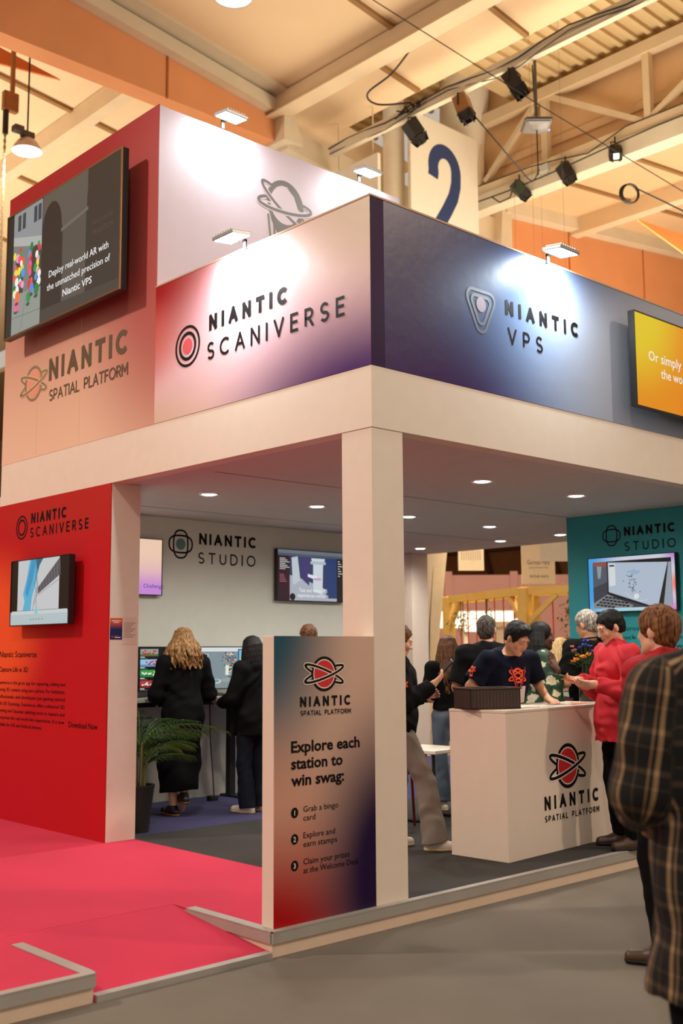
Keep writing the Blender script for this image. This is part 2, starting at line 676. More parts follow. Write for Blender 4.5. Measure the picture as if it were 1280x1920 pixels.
# ------------------------------------------------------------------ organic surfaces: smooth unions of tapered capsules and ellipsoids
class Sdf:
    def __init__(self):
        self.p = []

    def cap(self, a, b, ra, rb=None, k=0.02, sub=False, flat=False):
        self.p.append(('c', np.array(a, float), np.array(b, float), ra, ra if rb is None else rb, k, sub, flat))
        return self

    def chain(self, pts, rs, k=0.012, **kw):
        if not isinstance(rs, (list, tuple)):
            rs = [rs] * len(pts)
        for i in range(len(pts) - 1):
            self.cap(pts[i], pts[i + 1], rs[i], rs[i + 1], k, **kw)
        return self

    def ell(self, c, r, k=0.03, rot=None, sub=False):
        self.p.append(('e', np.array(c, float), np.array(r, float), None if rot is None else np.array(rot), None, k, sub, False))
        return self

    def cut(self, point, normal, box_r=None):
        """removes everything on the side the normal points to (only within box_r of the point if given)"""
        self.p.append(('p', np.array(point, float), np.array(normal, float) / np.linalg.norm(normal), box_r, None, 0, True, False))
        return self

    def mesh(self, name, h=0.007, fold=0.0, fscale=14.0, seed=0, noise=None):
        add = [q for q in self.p if not q[6]]
        lo = np.full(3, 1e9)
        hi = np.full(3, -1e9)
        for q in add:
            if q[0] == 'c':
                r = max(q[3], q[4])
                lo = np.minimum(lo, np.minimum(q[1], q[2]) - r)
                hi = np.maximum(hi, np.maximum(q[1], q[2]) + r)
            else:
                r = q[2].max() if q[3] is not None else q[2]
                lo = np.minimum(lo, q[1] - r)
                hi = np.maximum(hi, q[1] + r)
        pad = 0.02 + 2 * h + fold
        lo -= pad
        hi += pad
        n = np.ceil((hi - lo) / h).astype(int) + 1
        ax = [lo[i] + h * np.arange(n[i]) for i in range(3)]
        D = np.full(n, 0.5, np.float32)
        for q in self.p:
            kind, k, sub = q[0], q[5], q[6]
            if kind == 'p':
                if q[3] is None:
                    sl = [slice(0, n[i]) for i in range(3)]
                else:
                    sl = [slice(max(0, int((q[1][i] - q[3] - lo[i]) / h)), min(n[i], int((q[1][i] + q[3] - lo[i]) / h) + 2)) for i in range(3)]
                X = ax[0][sl[0]][:, None, None] - q[1][0]
                Y = ax[1][sl[1]][None, :, None] - q[1][1]
                Z = ax[2][sl[2]][None, None, :] - q[1][2]
                d = (X * q[2][0] + Y * q[2][1] + Z * q[2][2]).astype(np.float32)
                D[tuple(sl)] = np.maximum(D[tuple(sl)], d)
                continue
            if kind == 'c':
                r = max(q[3], q[4])
                l2 = np.minimum(q[1], q[2]) - r
                h2 = np.maximum(q[1], q[2]) + r
            else:
                r = q[2].max() if q[3] is not None else q[2]
                l2 = q[1] - r
                h2 = q[1] + r
            m2 = k + 3 * h + fold
            sl = [slice(max(0, int((l2[i] - m2 - lo[i]) / h)), max(0, min(n[i], int((h2[i] + m2 - lo[i]) / h) + 2))) for i in range(3)]
            if any(s.stop <= s.start for s in sl):
                continue
            X = ax[0][sl[0]][:, None, None]
            Y = ax[1][sl[1]][None, :, None]
            Z = ax[2][sl[2]][None, None, :]
            if kind == 'c':
                a, b = q[1], q[2]
                ab = b - a
                L2 = max(1e-9, float(ab @ ab))
                t = ((X - a[0]) * ab[0] + (Y - a[1]) * ab[1] + (Z - a[2]) * ab[2]) / L2
                tc = np.clip(t, 0, 1)
                d = np.sqrt((X - a[0] - tc * ab[0]) ** 2 + (Y - a[1] - tc * ab[1]) ** 2 + (Z - a[2] - tc * ab[2]) ** 2) - (q[3] + tc * (q[4] - q[3]))
                if q[7]:
                    d = np.maximum(d, (t - 1) * math.sqrt(L2))
            else:
                P = [X - q[1][0], Y - q[1][1], Z - q[1][2]]
                if q[3] is not None:
                    Rm = q[3]
                    P = [P[0] * Rm[0][i] + P[1] * Rm[1][i] + P[2] * Rm[2][i] for i in range(3)]
                rr = q[2]
                k0 = np.sqrt((P[0] / rr[0]) ** 2 + (P[1] / rr[1]) ** 2 + (P[2] / rr[2]) ** 2)
                k1 = np.sqrt((P[0] / rr[0] ** 2) ** 2 + (P[1] / rr[1] ** 2) ** 2 + (P[2] / rr[2] ** 2) ** 2) + 1e-9
                d = k0 * (k0 - 1) / k1
            d = d.astype(np.float32)
            cur = D[tuple(sl)]
            if sub:
                d = -d
                hh = np.maximum(k - np.abs(cur - d), 0) / max(k, 1e-6)
                D[tuple(sl)] = np.maximum(cur, d) + hh * hh * k * 0.25
            else:
                hh = np.maximum(k - np.abs(cur - d), 0) / max(k, 1e-6)
                D[tuple(sl)] = np.minimum(cur, d) - hh * hh * k * 0.25
        if fold or noise:
            X = ax[0][:, None, None].astype(np.float32)
            Y = ax[1][None, :, None].astype(np.float32)
            Z = ax[2][None, None, :].astype(np.float32)
        if fold:
            s = fscale
            ph = seed * 1.7
            w1 = np.sin(s * 0.53 * X + 1.3 * np.sin(s * 0.41 * Z + ph) + ph)
            w2 = np.sin(s * 0.47 * Y + 1.1 * np.sin(s * 0.37 * X + 2 * ph))
            f = np.sin(s * (0.9 * Z + 0.5 * X) + 2.0 * w2 + ph) * 0.55 + np.sin(s * (0.6 * Z - 0.8 * Y) + 2.2 * w1 - ph) * 0.45
            f2 = np.sin(s * 1.9 * (0.8 * Z - 0.6 * X) + 2.6 * w1 + 2 * ph) * np.sin(s * 1.3 * (0.5 * Z + 0.9 * Y) + 1.7 * w2)
            D += (fold * (f + 0.7 * f2)).astype(np.float32)
        if noise:
            D += noise(X, Y, Z).astype(np.float32)
        return surface_net(name, D, lo, h)


def surface_net(name, D, lo, h):
    ins = D < 0
    nx, ny, nz = D.shape
    c = ins[:-1, :-1, :-1].astype(np.int8)
    tot = np.zeros((nx - 1, ny - 1, nz - 1), np.int8)
    for i in (0, 1):
        for j in (0, 1):
            for k in (0, 1):
                tot += ins[i:nx - 1 + i, j:ny - 1 + j, k:nz - 1 + k]
    act = (tot > 0) & (tot < 8)
    idx = np.argwhere(act)
    if len(idx) == 0:
        me = bpy.data.meshes.new(name)
        return me
    num = np.full(act.shape, -1, np.int32)
    num[act] = np.arange(len(idx))
    acc = np.zeros((len(idx), 3))
    cnt = np.zeros(len(idx))
    corners = [(i, j, k) for i in (0, 1) for j in (0, 1) for k in (0, 1)]
    for a in corners:
        for axn in range(3):
            if a[axn]:
                continue
            b = list(a)
            b[axn] = 1
            va = D[idx[:, 0] + a[0], idx[:, 1] + a[1], idx[:, 2] + a[2]]
            vb = D[idx[:, 0] + b[0], idx[:, 1] + b[1], idx[:, 2] + b[2]]
            x = (va < 0) != (vb < 0)
            t = np.where(x, va / np.where(np.abs(va - vb) < 1e-12, 1, va - vb), 0)
            p = np.tile(np.array(a, float), (len(idx), 1))
            p[:, axn] += t
            acc[x] += p[x]
            cnt[x] += 1
    v = (idx + acc / cnt[:, None]) * h + lo
    quads = []
    for axn in range(3):
        u, w = (axn + 1) % 3, (axn + 2) % 3
        s0 = [slice(None)] * 3
        s1 = [slice(None)] * 3
        s0[axn] = slice(0, -1)
        s1[axn] = slice(1, None)
        e = ins[tuple(s0)] != ins[tuple(s1)]
        flip = ins[tuple(s0)]
        E_ = np.argwhere(e)
        E_ = E_[(E_[:, u] > 0) & (E_[:, w] > 0)]
        E_ = E_[(E_[:, u] < D.shape[u] - 1) & (E_[:, w] < D.shape[w] - 1)]
        if len(E_) == 0:
            continue
        fl = flip[E_[:, 0], E_[:, 1], E_[:, 2]]

        def at(du, dw):
            q = E_.copy()
            q[:, u] += du
            q[:, w] += dw
            return num[q[:, 0], q[:, 1], q[:, 2]]
        q = np.stack([at(-1, -1), at(0, -1), at(0, 0), at(-1, 0)], 1)
        q[~fl] = q[~fl][:, ::-1]
        quads.append(q)
    Q = np.concatenate(quads)
    me = bpy.data.meshes.new(name)
    me.vertices.add(len(v))
    me.vertices.foreach_set('co', v.astype(np.float32).ravel())
    me.loops.add(Q.size)
    me.loops.foreach_set('vertex_index', Q.astype(np.int32).ravel())
    me.polygons.add(len(Q))
    me.polygons.foreach_set('loop_start', np.arange(0, Q.size, 4, dtype=np.int32))
    me.polygons.foreach_set('use_smooth', np.ones(len(Q), bool))
    me.update(calc_edges=True)
    me.validate()
    return me




def Rx(a):
    return np.array([[1, 0, 0], [0, math.cos(a), -math.sin(a)], [0, math.sin(a), math.cos(a)]])


def Ry(a):
    return np.array([[math.cos(a), 0, math.sin(a)], [0, 1, 0], [-math.sin(a), 0, math.cos(a)]])


def Rz(a):
    return np.array([[math.cos(a), -math.sin(a), 0], [math.sin(a), math.cos(a), 0], [0, 0, 1]])


def nrm(v):
    v = np.array(v, float)
    return v / (np.linalg.norm(v) + 1e-9)


def hand(sd, W, d, n, side, k, curl=0.35, s=1.0, thumb=0.6):
    """palm and five fingers: W wrist, d along the hand, n the way the palm faces, side +1 when the thumb is on d x n"""
    d = nrm(d)
    n = nrm(np.array(n, float) - d * np.dot(n, d))
    t = np.cross(d, n) * side
    W = np.array(W, float)
    sd.cap(W, W + d * 0.03 * s, 0.026 * s, 0.027 * s, k)
    for o in (-0.024, 0.0, 0.024):
        sd.cap(W + d * 0.02 * s + t * o * 0.7 * s, W + d * 0.082 * s + t * o * s, 0.016 * s, 0.0135 * s, 0.015)
    for o, L in ((0.030, 0.070), (0.010, 0.080), (-0.011, 0.074), (-0.030, 0.058)):
        p = W + d * 0.086 * s + t * o * s
        dd = d * 1.0
        a = curl * 0.55
        for j, f in enumerate((0.45, 0.32, 0.25)):
            dd = nrm(d * math.cos(a) + n * math.sin(a))
            q = p + dd * L * f * s
            sd.cap(p, q, (0.0098 - j * 0.0010) * s, (0.0092 - j * 0.0010) * s, 0.004)
            p = q
            a += curl
    p = W + d * 0.025 * s + t * 0.026 * s
    d1 = nrm(d * 0.65 + t * 0.65 + n * 0.25 * thumb)
    q = p + d1 * 0.040 * s
    sd.cap(p, q, 0.0145 * s, 0.0115 * s, 0.01)
    d2 = nrm(d * 0.85 + t * 0.15 + n * 0.55 * thumb)
    sd.cap(q, q + d2 * 0.032 * s, 0.0110 * s, 0.0090 * s, 0.004)


BASE = dict(
    hipL=(-0.092, 0, 0.92), kneeL=(-0.10, 0.02, 0.50), ankL=(-0.10, -0.03, 0.085),
    hipR=(0.092, 0, 0.92), kneeR=(0.10, 0.02, 0.50), ankR=(0.10, -0.03, 0.085),
    toeL=(-0.125, 0.13, 0.03), toeR=(0.125, 0.13, 0.03),
    pelvis=(0, 0, 0.96), waist=(0, 0.0, 1.10), chest=(0, 0.0, 1.29), neck=(0, -0.015, 1.475), head=(0, 0.02, 1.625),
    shL=(-0.185, -0.01, 1.42), elL=(-0.235, -0.03, 1.13), wrL=(-0.235, 0.06, 0.88),
    shR=(0.185, -0.01, 1.42), elR=(0.235, -0.03, 1.13), wrR=(0.235, 0.06, 0.88))
UPPER = ('waist', 'chest', 'neck', 'head', 'shL', 'elL', 'wrL', 'shR', 'elR', 'wrR')


def skin_material(name, rgb):
    mt = M(name, rgb, 0.5, var=0.08, scale=14)
    b = mt.node_tree.nodes['Principled BSDF']
    b.inputs['Subsurface Weight'].default_value = 0.08
    b.inputs['Subsurface Radius'].default_value = (0.02, 0.008, 0.005)
    return mt


def hair_material(name, dark, lite, rough=0.6):
    if name in MATS:
        return MATS[name]
    mt = bpy.data.materials.new(name)
    mt.use_nodes = True
    nt = mt.node_tree
    b = nt.nodes['Principled BSDF']
    b.inputs['Roughness'].default_value = rough
    b.inputs['Specular IOR Level'].default_value = 0.25
    tc = nt.nodes.new('ShaderNodeTexCoord')
    mp = nt.nodes.new('ShaderNodeMapping')
    mp.inputs['Scale'].default_value = (90, 90, 5)
    n = nt.nodes.new('ShaderNodeTexNoise')
    n.inputs['Scale'].default_value = 1.0
    n.inputs['Detail'].default_value = 3
    cr = nt.nodes.new('ShaderNodeValToRGB')
    cr.color_ramp.elements[0].position = 0.35
    cr.color_ramp.elements[0].color = S(*dark)
    cr.color_ramp.elements[1].position = 0.68
    cr.color_ramp.elements[1].color = S(*lite)
    bp = nt.nodes.new('ShaderNodeBump')
    bp.inputs['Strength'].default_value = 0.3
    bp.inputs['Distance'].default_value = 0.003
    nt.links.new(tc.outputs['Object'], mp.inputs['Vector'])
    nt.links.new(mp.outputs[0], n.inputs['Vector'])
    nt.links.new(n.outputs['Fac'], cr.inputs[0])
    nt.links.new(cr.outputs[0], b.inputs['Base Color'])
    nt.links.new(n.outputs['Fac'], bp.inputs['Height'])
    nt.links.new(bp.outputs[0], b.inputs['Normal'])
    MATS[name] = mt
    return mt


def person(label, loc, az, height=1.75, pose=None, lean=0.0, head_pitch=0.0, head_yaw=0.0, build_w=1.0, belly=0.0,
           skin=None, top=None, bottom=None, shoes=None, hair=None, hands=None, face=False, h=0.007, seed=0, group=None):
    """returns (empty, parts dict, joints). Local axes: +y is forward, +x the person's right."""
    s = height / 1.75
    J = {k: np.array(v, float) for k, v in BASE.items()}
    for kx in list(J):
        if kx[:2] in ('sh', 'el', 'wr'):
            J[kx][0] *= build_w
    if lean:
        for kx in UPPER:
            J[kx] = J['pelvis'] + Rx(-lean) @ (J[kx] - J['pelvis'])
    for kx, v in (pose or {}).items():
        J[kx] = np.array(v, float)
    for kx in J:
        J[kx] = J[kx] * s
    root = thing('person', loc, label, 'person', group, rz=math.radians(az) - PI / 2)
    parts = {}
    Hc = J['head']
    Hm = Rz(head_yaw) @ Rx(-head_pitch - lean * 0.6)
    hs = s * 1.02

    def hp(x, y, z):
        return Hc + Hm @ (np.array([x, y, z]) * hs)
    long_sl = top and top.get('sleeve', 1) >= 1
    # ---- body, one continuous skin
    b = Sdf()
    tw = 0.86
    b.ell(J['pelvis'], np.array([0.165, 0.11, 0.13]) * s * tw * build_w, 0.05)
    b.ell(J['waist'] + np.array([0, belly * 0.5, 0]), np.array([0.145, 0.105, 0.16]) * s * tw * build_w, 0.05)
    b.ell(J['chest'], np.array([0.165, 0.112, 0.19]) * s * tw * build_w, 0.05)
    b.cap(J['chest'] + np.array([0, 0, 0.08 * s]), J['neck'], 0.08 * s, 0.056 * s, 0.05)
    b.cap(J['neck'], hp(0, -0.02, -0.055), 0.056 * s, 0.052 * s, 0.03)
    for sd_ in 'LR':
        b.cap(J['neck'] - np.array([0, 0, 0.045 * s]), J['sh' + sd_], 0.05 * s, 0.048 * s, 0.04)
        b.cap(J['sh' + sd_], J['el' + sd_], 0.047 * s, 0.040 * s, 0.03)
        b.cap(J['el' + sd_], J['wr' + sd_], 0.041 * s, 0.027 * s, 0.015)
        b.cap(J['hip' + sd_], J['knee' + sd_], 0.078 * s, 0.052 * s, 0.03)
        b.cap(J['knee' + sd_], J['ank' + sd_], 0.052 * s, 0.036 * s, 0.02)
        kn, an = J['knee' + sd_], J['ank' + sd_]
        b.ell(kn * 0.68 + an * 0.32 + np.array([0, -0.018 * s, 0]), np.array([0.05, 0.052, 0.12]) * s, 0.03)
        b.cap(J['ank' + sd_] - np.array([0, 0.02, 0.03]) * s, J['toe' + sd_], 0.034 * s, 0.024 * s, 0.02)
    # head
    b.ell(hp(0, -0.012, 0.03), np.array([0.074, 0.094, 0.086]) * hs, 0.03, rot=Hm)
    b.ell(hp(0, 0.030, -0.035), np.array([0.056, 0.062, 0.082]) * hs, 0.03, rot=Hm)
    b.cap(hp(0.043, 0.012, -0.062), hp(0.012, 0.068, -0.098), 0.022 * hs, 0.018 * hs, 0.02)
    b.cap(hp(-0.043, 0.012, -0.062), hp(-0.012, 0.068, -0.098), 0.022 * hs, 0.018 * hs, 0.02)
    for q in (-1, 1):
        b.ell(hp(q * 0.077, -0.008, -0.008), np.array([0.010, 0.021, 0.033]) * hs, 0.010, rot=Hm @ Rz(q * -0.35))
    if face:
        b.cap(hp(-0.036, 0.083, 0.020), hp(0.036, 0.083, 0.020), 0.012 * hs, k=0.015)
        for q in (-1, 1):
            b.ell(hp(q * 0.031, 0.097, 0.0), np.array([0.017, 0.012, 0.011]) * hs, 0.012, rot=Hm, sub=True)
            b.ell(hp(q * 0.038, 0.068, -0.030), np.array([0.024, 0.02, 0.022]) * hs, 0.02, rot=Hm)
            b.cap(hp(q * 0.011, 0.098, -0.036), hp(q * 0.008, 0.095, -0.034), 0.009 * hs, k=0.008)
            b.cap(hp(q * 0.018, 0.085, 0.003), hp(q * 0.044, 0.078, 0.001), 0.006 * hs, k=0.006)
        b.cap(hp(0, 0.088, 0.012), hp(0, 0.109, -0.031), 0.008 * hs, 0.0115 * hs, 0.012)
        b.cap(hp(-0.019, 0.084, -0.0605), hp(0.019, 0.084, -0.0605), 0.0075 * hs, k=0.006)
        b.cap(hp(-0.016, 0.084, -0.0725), hp(0.016, 0.084, -0.0725), 0.008 * hs, k=0.006)
        b.ell(hp(0, 0.092, -0.066), np.array([0.022, 0.010, 0.0022]) * hs, 0.003, rot=Hm, sub=True)
        b.cap(hp(0, 0.070, -0.100), hp(0, 0.074, -0.098), 0.019 * hs, k=0.015)
    else:
        b.cap(hp(0, 0.086, 0.010), hp(0, 0.100, -0.03), 0.008 * hs, 0.011 * hs, 0.015)
    for sd_, side in (('L', 1), ('R', -1)):
        spec = (hands or {}).get(sd_, {})
        fd = nrm(J['wr' + sd_] - J['el' + sd_])
        d = spec.get('d', fd)
        n_ = spec.get('n', np.array([1.0 if sd_ == 'L' else -1.0, 0.0, 0.0]))
        hand(b, J['wr' + sd_], d, n_, side, 0.02, spec.get('curl', 0.3), s, spec.get('thumb', 0.6))
    me = b.mesh('body', h)
    parts['body'] = link_mesh('body', me, skin, root)
    # ---- face details
    if face:
        for q in (-1, 1):
            bm = BM()
            bmesh.ops.create_uvsphere(bm, u_segments=14, v_segments=10, radius=0.0115 * hs)
            o = build('eye', bm, [M('eye_white', (215, 200, 185), 0.2, var=0)], parts['body'], smooth=True)
            o.location = hp(q * 0.031, 0.0765, 0.0015)
            bm = BM()
            bmesh.ops.create_uvsphere(bm, u_segments=12, v_segments=8, radius=0.0062 * hs)
            i_ = build('iris', bm, [M('iris_brown', (38, 24, 16), 0.15, var=0)], o, smooth=True)
            i_.location = Hm @ np.array([0, 0.0066 * hs, -0.002 * hs])
        bm = BM()
        for q in (-1, 1):
            tube(bm, [hp(q * 0.014, 0.094, 0.020), hp(q * 0.030, 0.092, 0.026), hp(q * 0.048, 0.079, 0.021)], [0.0035 * hs, 0.0038 * hs, 0.002 * hs], 6)
        build('eyebrows', bm, [hair['mat']], parts['body'], smooth=True)
        bm = BM()
        tube(bm, [hp(-0.023, 0.0845, -0.0665), hp(-0.010, 0.0915, -0.064), hp(0, 0.092, -0.0655), hp(0.010, 0.0915, -0.064), hp(0.023, 0.0845, -0.0665)], [0.001 * hs, 0.0042 * hs, 0.0040 * hs, 0.0042 * hs, 0.001 * hs], 6)
        tube(bm, [hp(-0.020, 0.0845, -0.069), hp(0, 0.0915, -0.0725), hp(0.020, 0.0845, -0.069)], [0.001 * hs, 0.005 * hs, 0.001 * hs], 6)
        build('lips', bm, [M(skin.name + '_lip', tuple(int(255 * (c ** (1 / 2.2)) * f) for c, f in zip(skin.node_tree.nodes['Principled BSDF'].inputs['Base Color'].default_value[:3], (0.86, 0.66, 0.64))), 0.4, var=0)], parts['body'], smooth=True)
    # ---- trousers or skirt
    if bottom:
        g = Sdf()
        pf = bottom.get('puff', 0.016) * s
        if bottom['type'] == 'pants':
            g.ell(J['pelvis'] - np.array([0, 0, 0.02 * s]), np.array([0.165, 0.115, 0.135]) * s * build_w + pf * 0.6, 0.04)
            for sd_ in 'LR':
                fl = bottom.get('flare', 0.0)
                g.cap(J['hip' + sd_], J['knee' + sd_], 0.084 * s + pf, 0.060 * s + pf, 0.03)
                kn, an = J['knee' + sd_], J['ank' + sd_]
                e = an + (an - kn) * bottom.get('len', 0.0)
                g.cap(kn, e, 0.060 * s + pf, (0.050 + fl) * s + pf, 0.02, flat=True)
            g.cut((0, 0, bottom.get('waist', 1.04) * s), (0, 0, 1))
        else:
            top_z = 1.04 * s
            hm = bottom['hem'] * s
            g.ell(J['pelvis'], np.array([0.17, 0.12, 0.14]) * s + pf, 0.05)
            for sd_ in 'LR':
                g.cap(J['hip' + sd_], J['knee' + sd_], 0.10 * s, 0.11 * s, 0.12)
                kn, an = J['knee' + sd_], J['ank' + sd_]
                g.cap(kn, kn + (an - kn) * 0.72, 0.11 * s, 0.13 * s, 0.12)
            g.cut((0, 0, hm), (0.12, 0, -1))
            g.cut((0, 0, top_z), (0, 0, 1))
        me = g.mesh(bottom.get('name', 'trousers'), h, bottom.get('fold', 0.004), bottom.get('fscale', 26), seed + 3)
        parts['bottom'] = link_mesh(bottom.get('name', 'trousers'), me, bottom['mat'], root)
    # ---- upper garment
    if top:
        g = Sdf()
        pf = top.get('puff', 0.018) * s
        hem = top.get('hem', 0.90)
        g.ell(J['pelvis'], np.array([0.165, 0.115, 0.135]) * s * build_w + pf, 0.05)
        g.ell(J['waist'] + np.array([0, belly, 0]), np.array([0.15, 0.112, 0.17]) * s * build_w + pf, 0.06)
        g.ell(J['chest'], np.array([0.17, 0.118, 0.19]) * s * build_w + pf, 0.05)
        if hem < 0.86:
            pz = J['pelvis']
            g.cap(pz, np.array([pz[0], pz[1], hem * s - 0.02]), 0.15 * s + pf, top.get('hemr', 0.165) * s + pf, 0.08)
        g.cap(J['chest'] + np.array([0, 0, 0.08 * s]), J['neck'] - np.array([0, 0, 0.02 * s]), 0.09 * s + pf * 0.5, 0.062 * s + pf * 0.3, 0.05)
        for sd_ in 'LR':
            sh, el, wr = J['sh' + sd_], J['el' + sd_], J['wr' + sd_]
            g.cap(J['neck'] - np.array([0, 0, 0.045 * s]), sh, 0.050 * s + pf * 0.5, 0.052 * s + pf * 0.8, 0.05)
            sl = top.get('sleeve', 1)
            if sl >= 1:
                g.cap(sh, el, 0.052 * s + pf, 0.047 * s + pf, 0.03)
                g.cap(el, el + (wr - el) * top.get('cuff', 0.97), 0.047 * s + pf, 0.034 * s + pf * 0.8, 0.02, flat=True)
            else:
                g.cap(sh, sh + (el - sh) * top.get('slen', 0.72), 0.054 * s + pf, 0.056 * s + pf * 1.2, 0.03, flat=True)
        if top.get('collar') == 'stand':
            nk = J['neck']
            ax_ = nrm(hp(0, -0.02, -0.06) - nk)
            g.cap(nk - ax_ * 0.03 * s, nk + ax_ * 0.055 * s, 0.076 * s, 0.082 * s, 0.02, flat=True)
        elif top.get('collar') == 'fold':
            nk = J['neck']
            ax_ = nrm(hp(0, -0.02, -0.06) - nk)
            g.cap(nk - ax_ * 0.03 * s, nk + ax_ * 0.022 * s, 0.076 * s, 0.070 * s, 0.015, flat=True)
        elif top.get('collar') == 'hood':
            nk = J['neck']
            g.ell(nk + np.array([0, -0.075, -0.03]) * s, np.array([0.11, 0.05, 0.075]) * s, 0.02)
            g.chain([nk + np.array([0.075, -0.03, 0.0]) * s, nk + np.array([0.06, 0.05, -0.03]) * s, nk + np.array([0.0, 0.09, -0.07]) * s], 0.022 * s)
            g.chain([nk + np.array([-0.075, -0.03, 0.0]) * s, nk + np.array([-0.06, 0.05, -0.03]) * s, nk + np.array([0.0, 0.09, -0.07]) * s], 0.022 * s)
        else:
            nk = J['neck']
            ax_ = nrm(hp(0, -0.02, -0.06) - nk)
            g.cut(nk + ax_ * 0.012 * s, ax_, 0.10 * s)
        g.cut((0, 0, hem * s), (0, 0, -1), None) if not top.get('nohem') else None
        me = g.mesh(top.get('name', 'shirt'), h, top.get('fold', 0.004), top.get('fscale', 24), seed)
        parts['top'] = link_mesh(top.get('name', 'shirt'), me, top['mat'], root)
    # ---- shoes
    if shoes:
        for sd_ in 'LR':
            an, to = J['ank' + sd_], J['toe' + sd_]
            fd = nrm(to - an + np.array([0, 0, (an - to)[2]]) * shoes.get('level', 1.0))
            dn = nrm(np.cross(np.cross(fd, (0, 0, -1.0)), fd))
            heel = an - fd * 0.050 * s + dn * 0.050 * s
            toe = an + fd * 0.165 * s + dn * 0.052 * s
            mid = an + fd * 0.055 * s + dn * 0.045 * s
            g = Sdf()
            g.chain([heel, mid, toe], [0.036 * s, 0.043 * s, 0.034 * s], 0.03)
            g.cap(an + dn * 0.01 * s, mid, 0.043 * s, 0.036 * s, 0.03)
            floor_p = an + dn * 0.083 * s
            g.cut(an + dn * 0.066 * s, dn)
            g.cut(an - dn * 0.032 * s, -dn, 0.09 * s)
            o = link_mesh('shoe', g.mesh('shoe', min(h, 0.006)), shoes['mat'], root)
            g2 = Sdf()
            g2.chain([heel + dn * 0.012 * s, mid + dn * 0.01 * s, toe + dn * 0.008 * s], [0.038 * s, 0.046 * s, 0.037 * s], 0.03)
            g2.cut(an + dn * 0.062 * s, -dn)
            g2.cut(an + dn * 0.084 * s, dn)
            link_mesh('sole', g2.mesh('sole', min(h, 0.006)), shoes['sole'], o)
            if shoes.get('stripe'):
                lat = np.cross(fd, dn)
                bm = BM()
                for side in (-1, 1):
                    for q in (0.02, 0.045, 0.07):
                        a = an + fd * q * s + dn * 0.055 * s + lat * side * 0.044 * s
                        c2 = an + fd * (q + 0.018) * s + dn * 0.012 * s + lat * side * 0.037 * s
                        bar(bm, a, c2, 0.010, 0.008)
                build('stripes', bm, [shoes['stripe']], o)
    # ---- hair
    if hair:
        g = Sdf()
        st = hair.get('style', 'short')
        th = hair.get('thick', 0.012)
        fold = 0.0016
        g.ell(hp(0, -0.014, 0.034), np.array([0.074 + th, 0.094 + th, 0.088 + th]) * hs, 0.02, rot=Hm)
        if st == 'short':
            g.ell(hp(0, -0.050, -0.02), np.array([0.066, 0.058, 0.075]) * hs, 0.03, rot=Hm)
            if hair.get('quiff'):
                g.ell(hp(0, 0.055, 0.105), np.array([0.055, 0.035, 0.025]) * hs, 0.02, rot=Hm)
            g.ell(hp(0, 0.112, -0.040), np.array([0.092, 0.082, 0.112]) * hs, 0.012, rot=Hm, sub=True)
            for q in (-1, 1):
                g.ell(hp(q * 0.085, 0.005, -0.035), np.array([0.026, 0.034, 0.050]) * hs, 0.012, rot=Hm, sub=True)
            g.cut(hp(0, -0.05, hair.get('nape', -0.075)), Hm @ np.array([0, 0.25, -1]))
            if hair.get('bald'):
                g.ell(hp(0, -0.005, 0.12), np.array([0.05, 0.06, 0.05]) * hs, 0.01, rot=Hm, sub=True)
            sc = hair.get('nscale', 120)

            def nz(X, Y, Z, sc=sc):
                return 0.0022 * np.sin(sc * X + 2 * np.sin(31 * Z)) * np.sin(sc * 0.9 * Z + 2 * np.sin(27 * Y)) + 0.0015 * np.sin(sc * 1.3 * Y)
            me = g.mesh('hair', min(h, 0.005), noise=nz)
        else:
            rnd = random.Random(seed)
            g.ell(hp(0, 0.112, -0.050), np.array([0.074, 0.080, 0.112]) * hs, 0.012, rot=Hm, sub=True)
            L = hair['length'] * s
            cnt = hair.get('count', 34)
            rr = hair.get('r', 0.016) * s
            wav = hair.get('wave', 0.012)
            spread = hair.get('spread', 1.0)
            a0, a1 = hair.get('arc', (-118, 118))
            for layer in (0, 1):
                for i in range(cnt):
                    a = math.radians(a0 + (a1 - a0) * (i + 0.5 * layer + rnd.uniform(-0.3, 0.3)) / cnt)
                    dx, dy = math.sin(a), -math.cos(a)
                    rx, ry = 0.080 + 0.008 * layer, 0.098 + 0.008 * layer
                    pts = [hp(dx * 0.035, dy * 0.04 - 0.01, 0.118), hp(dx * rx * 0.75, dy * ry * 0.78 - 0.012, 0.088), hp(dx * rx, dy * ry - 0.012, 0.02)]
                    rs = [rr * 0.6, rr * 0.9, rr]
                    p = pts[-1].copy()
                    LL = L * rnd.uniform(0.88, 1.06)
                    seg = max(4, int(LL / 0.045))
                    ph = rnd.uniform(0, 6)
                    for j in range(1, seg + 1):
                        f = j / seg
                        out = spread * (0.035 * math.sin(min(1, f * 1.6) * PI * 0.5)) + hair.get('vol', 0.0) * min(1, f * 3)
                        cl = np.array([dx * out, dy * out * 0.6 - 0.02 * f, -LL * f])
                        wv = np.array([math.cos(ph + f * LL * 30), math.sin(ph + f * LL * 30), 0]) * wav * min(1, f * 1.5)
                        base = hp(dx * rx, dy * ry - 0.012, 0.02)
                        # falls straight down whatever the head does, and stays outside the back
                        q = base + cl + wv
                        pts.append(q)
                        rs.append(rr * (1.0 - 0.55 * f))
                    g.chain(pts, rs, k=hair.get('k', 0.004))
            me = g.mesh('hair', hair.get('h', 0.006))
        parts['hair'] = link_mesh('hair', me, hair['mat'], parts['body'])
    return root, parts, J, hp, Hm


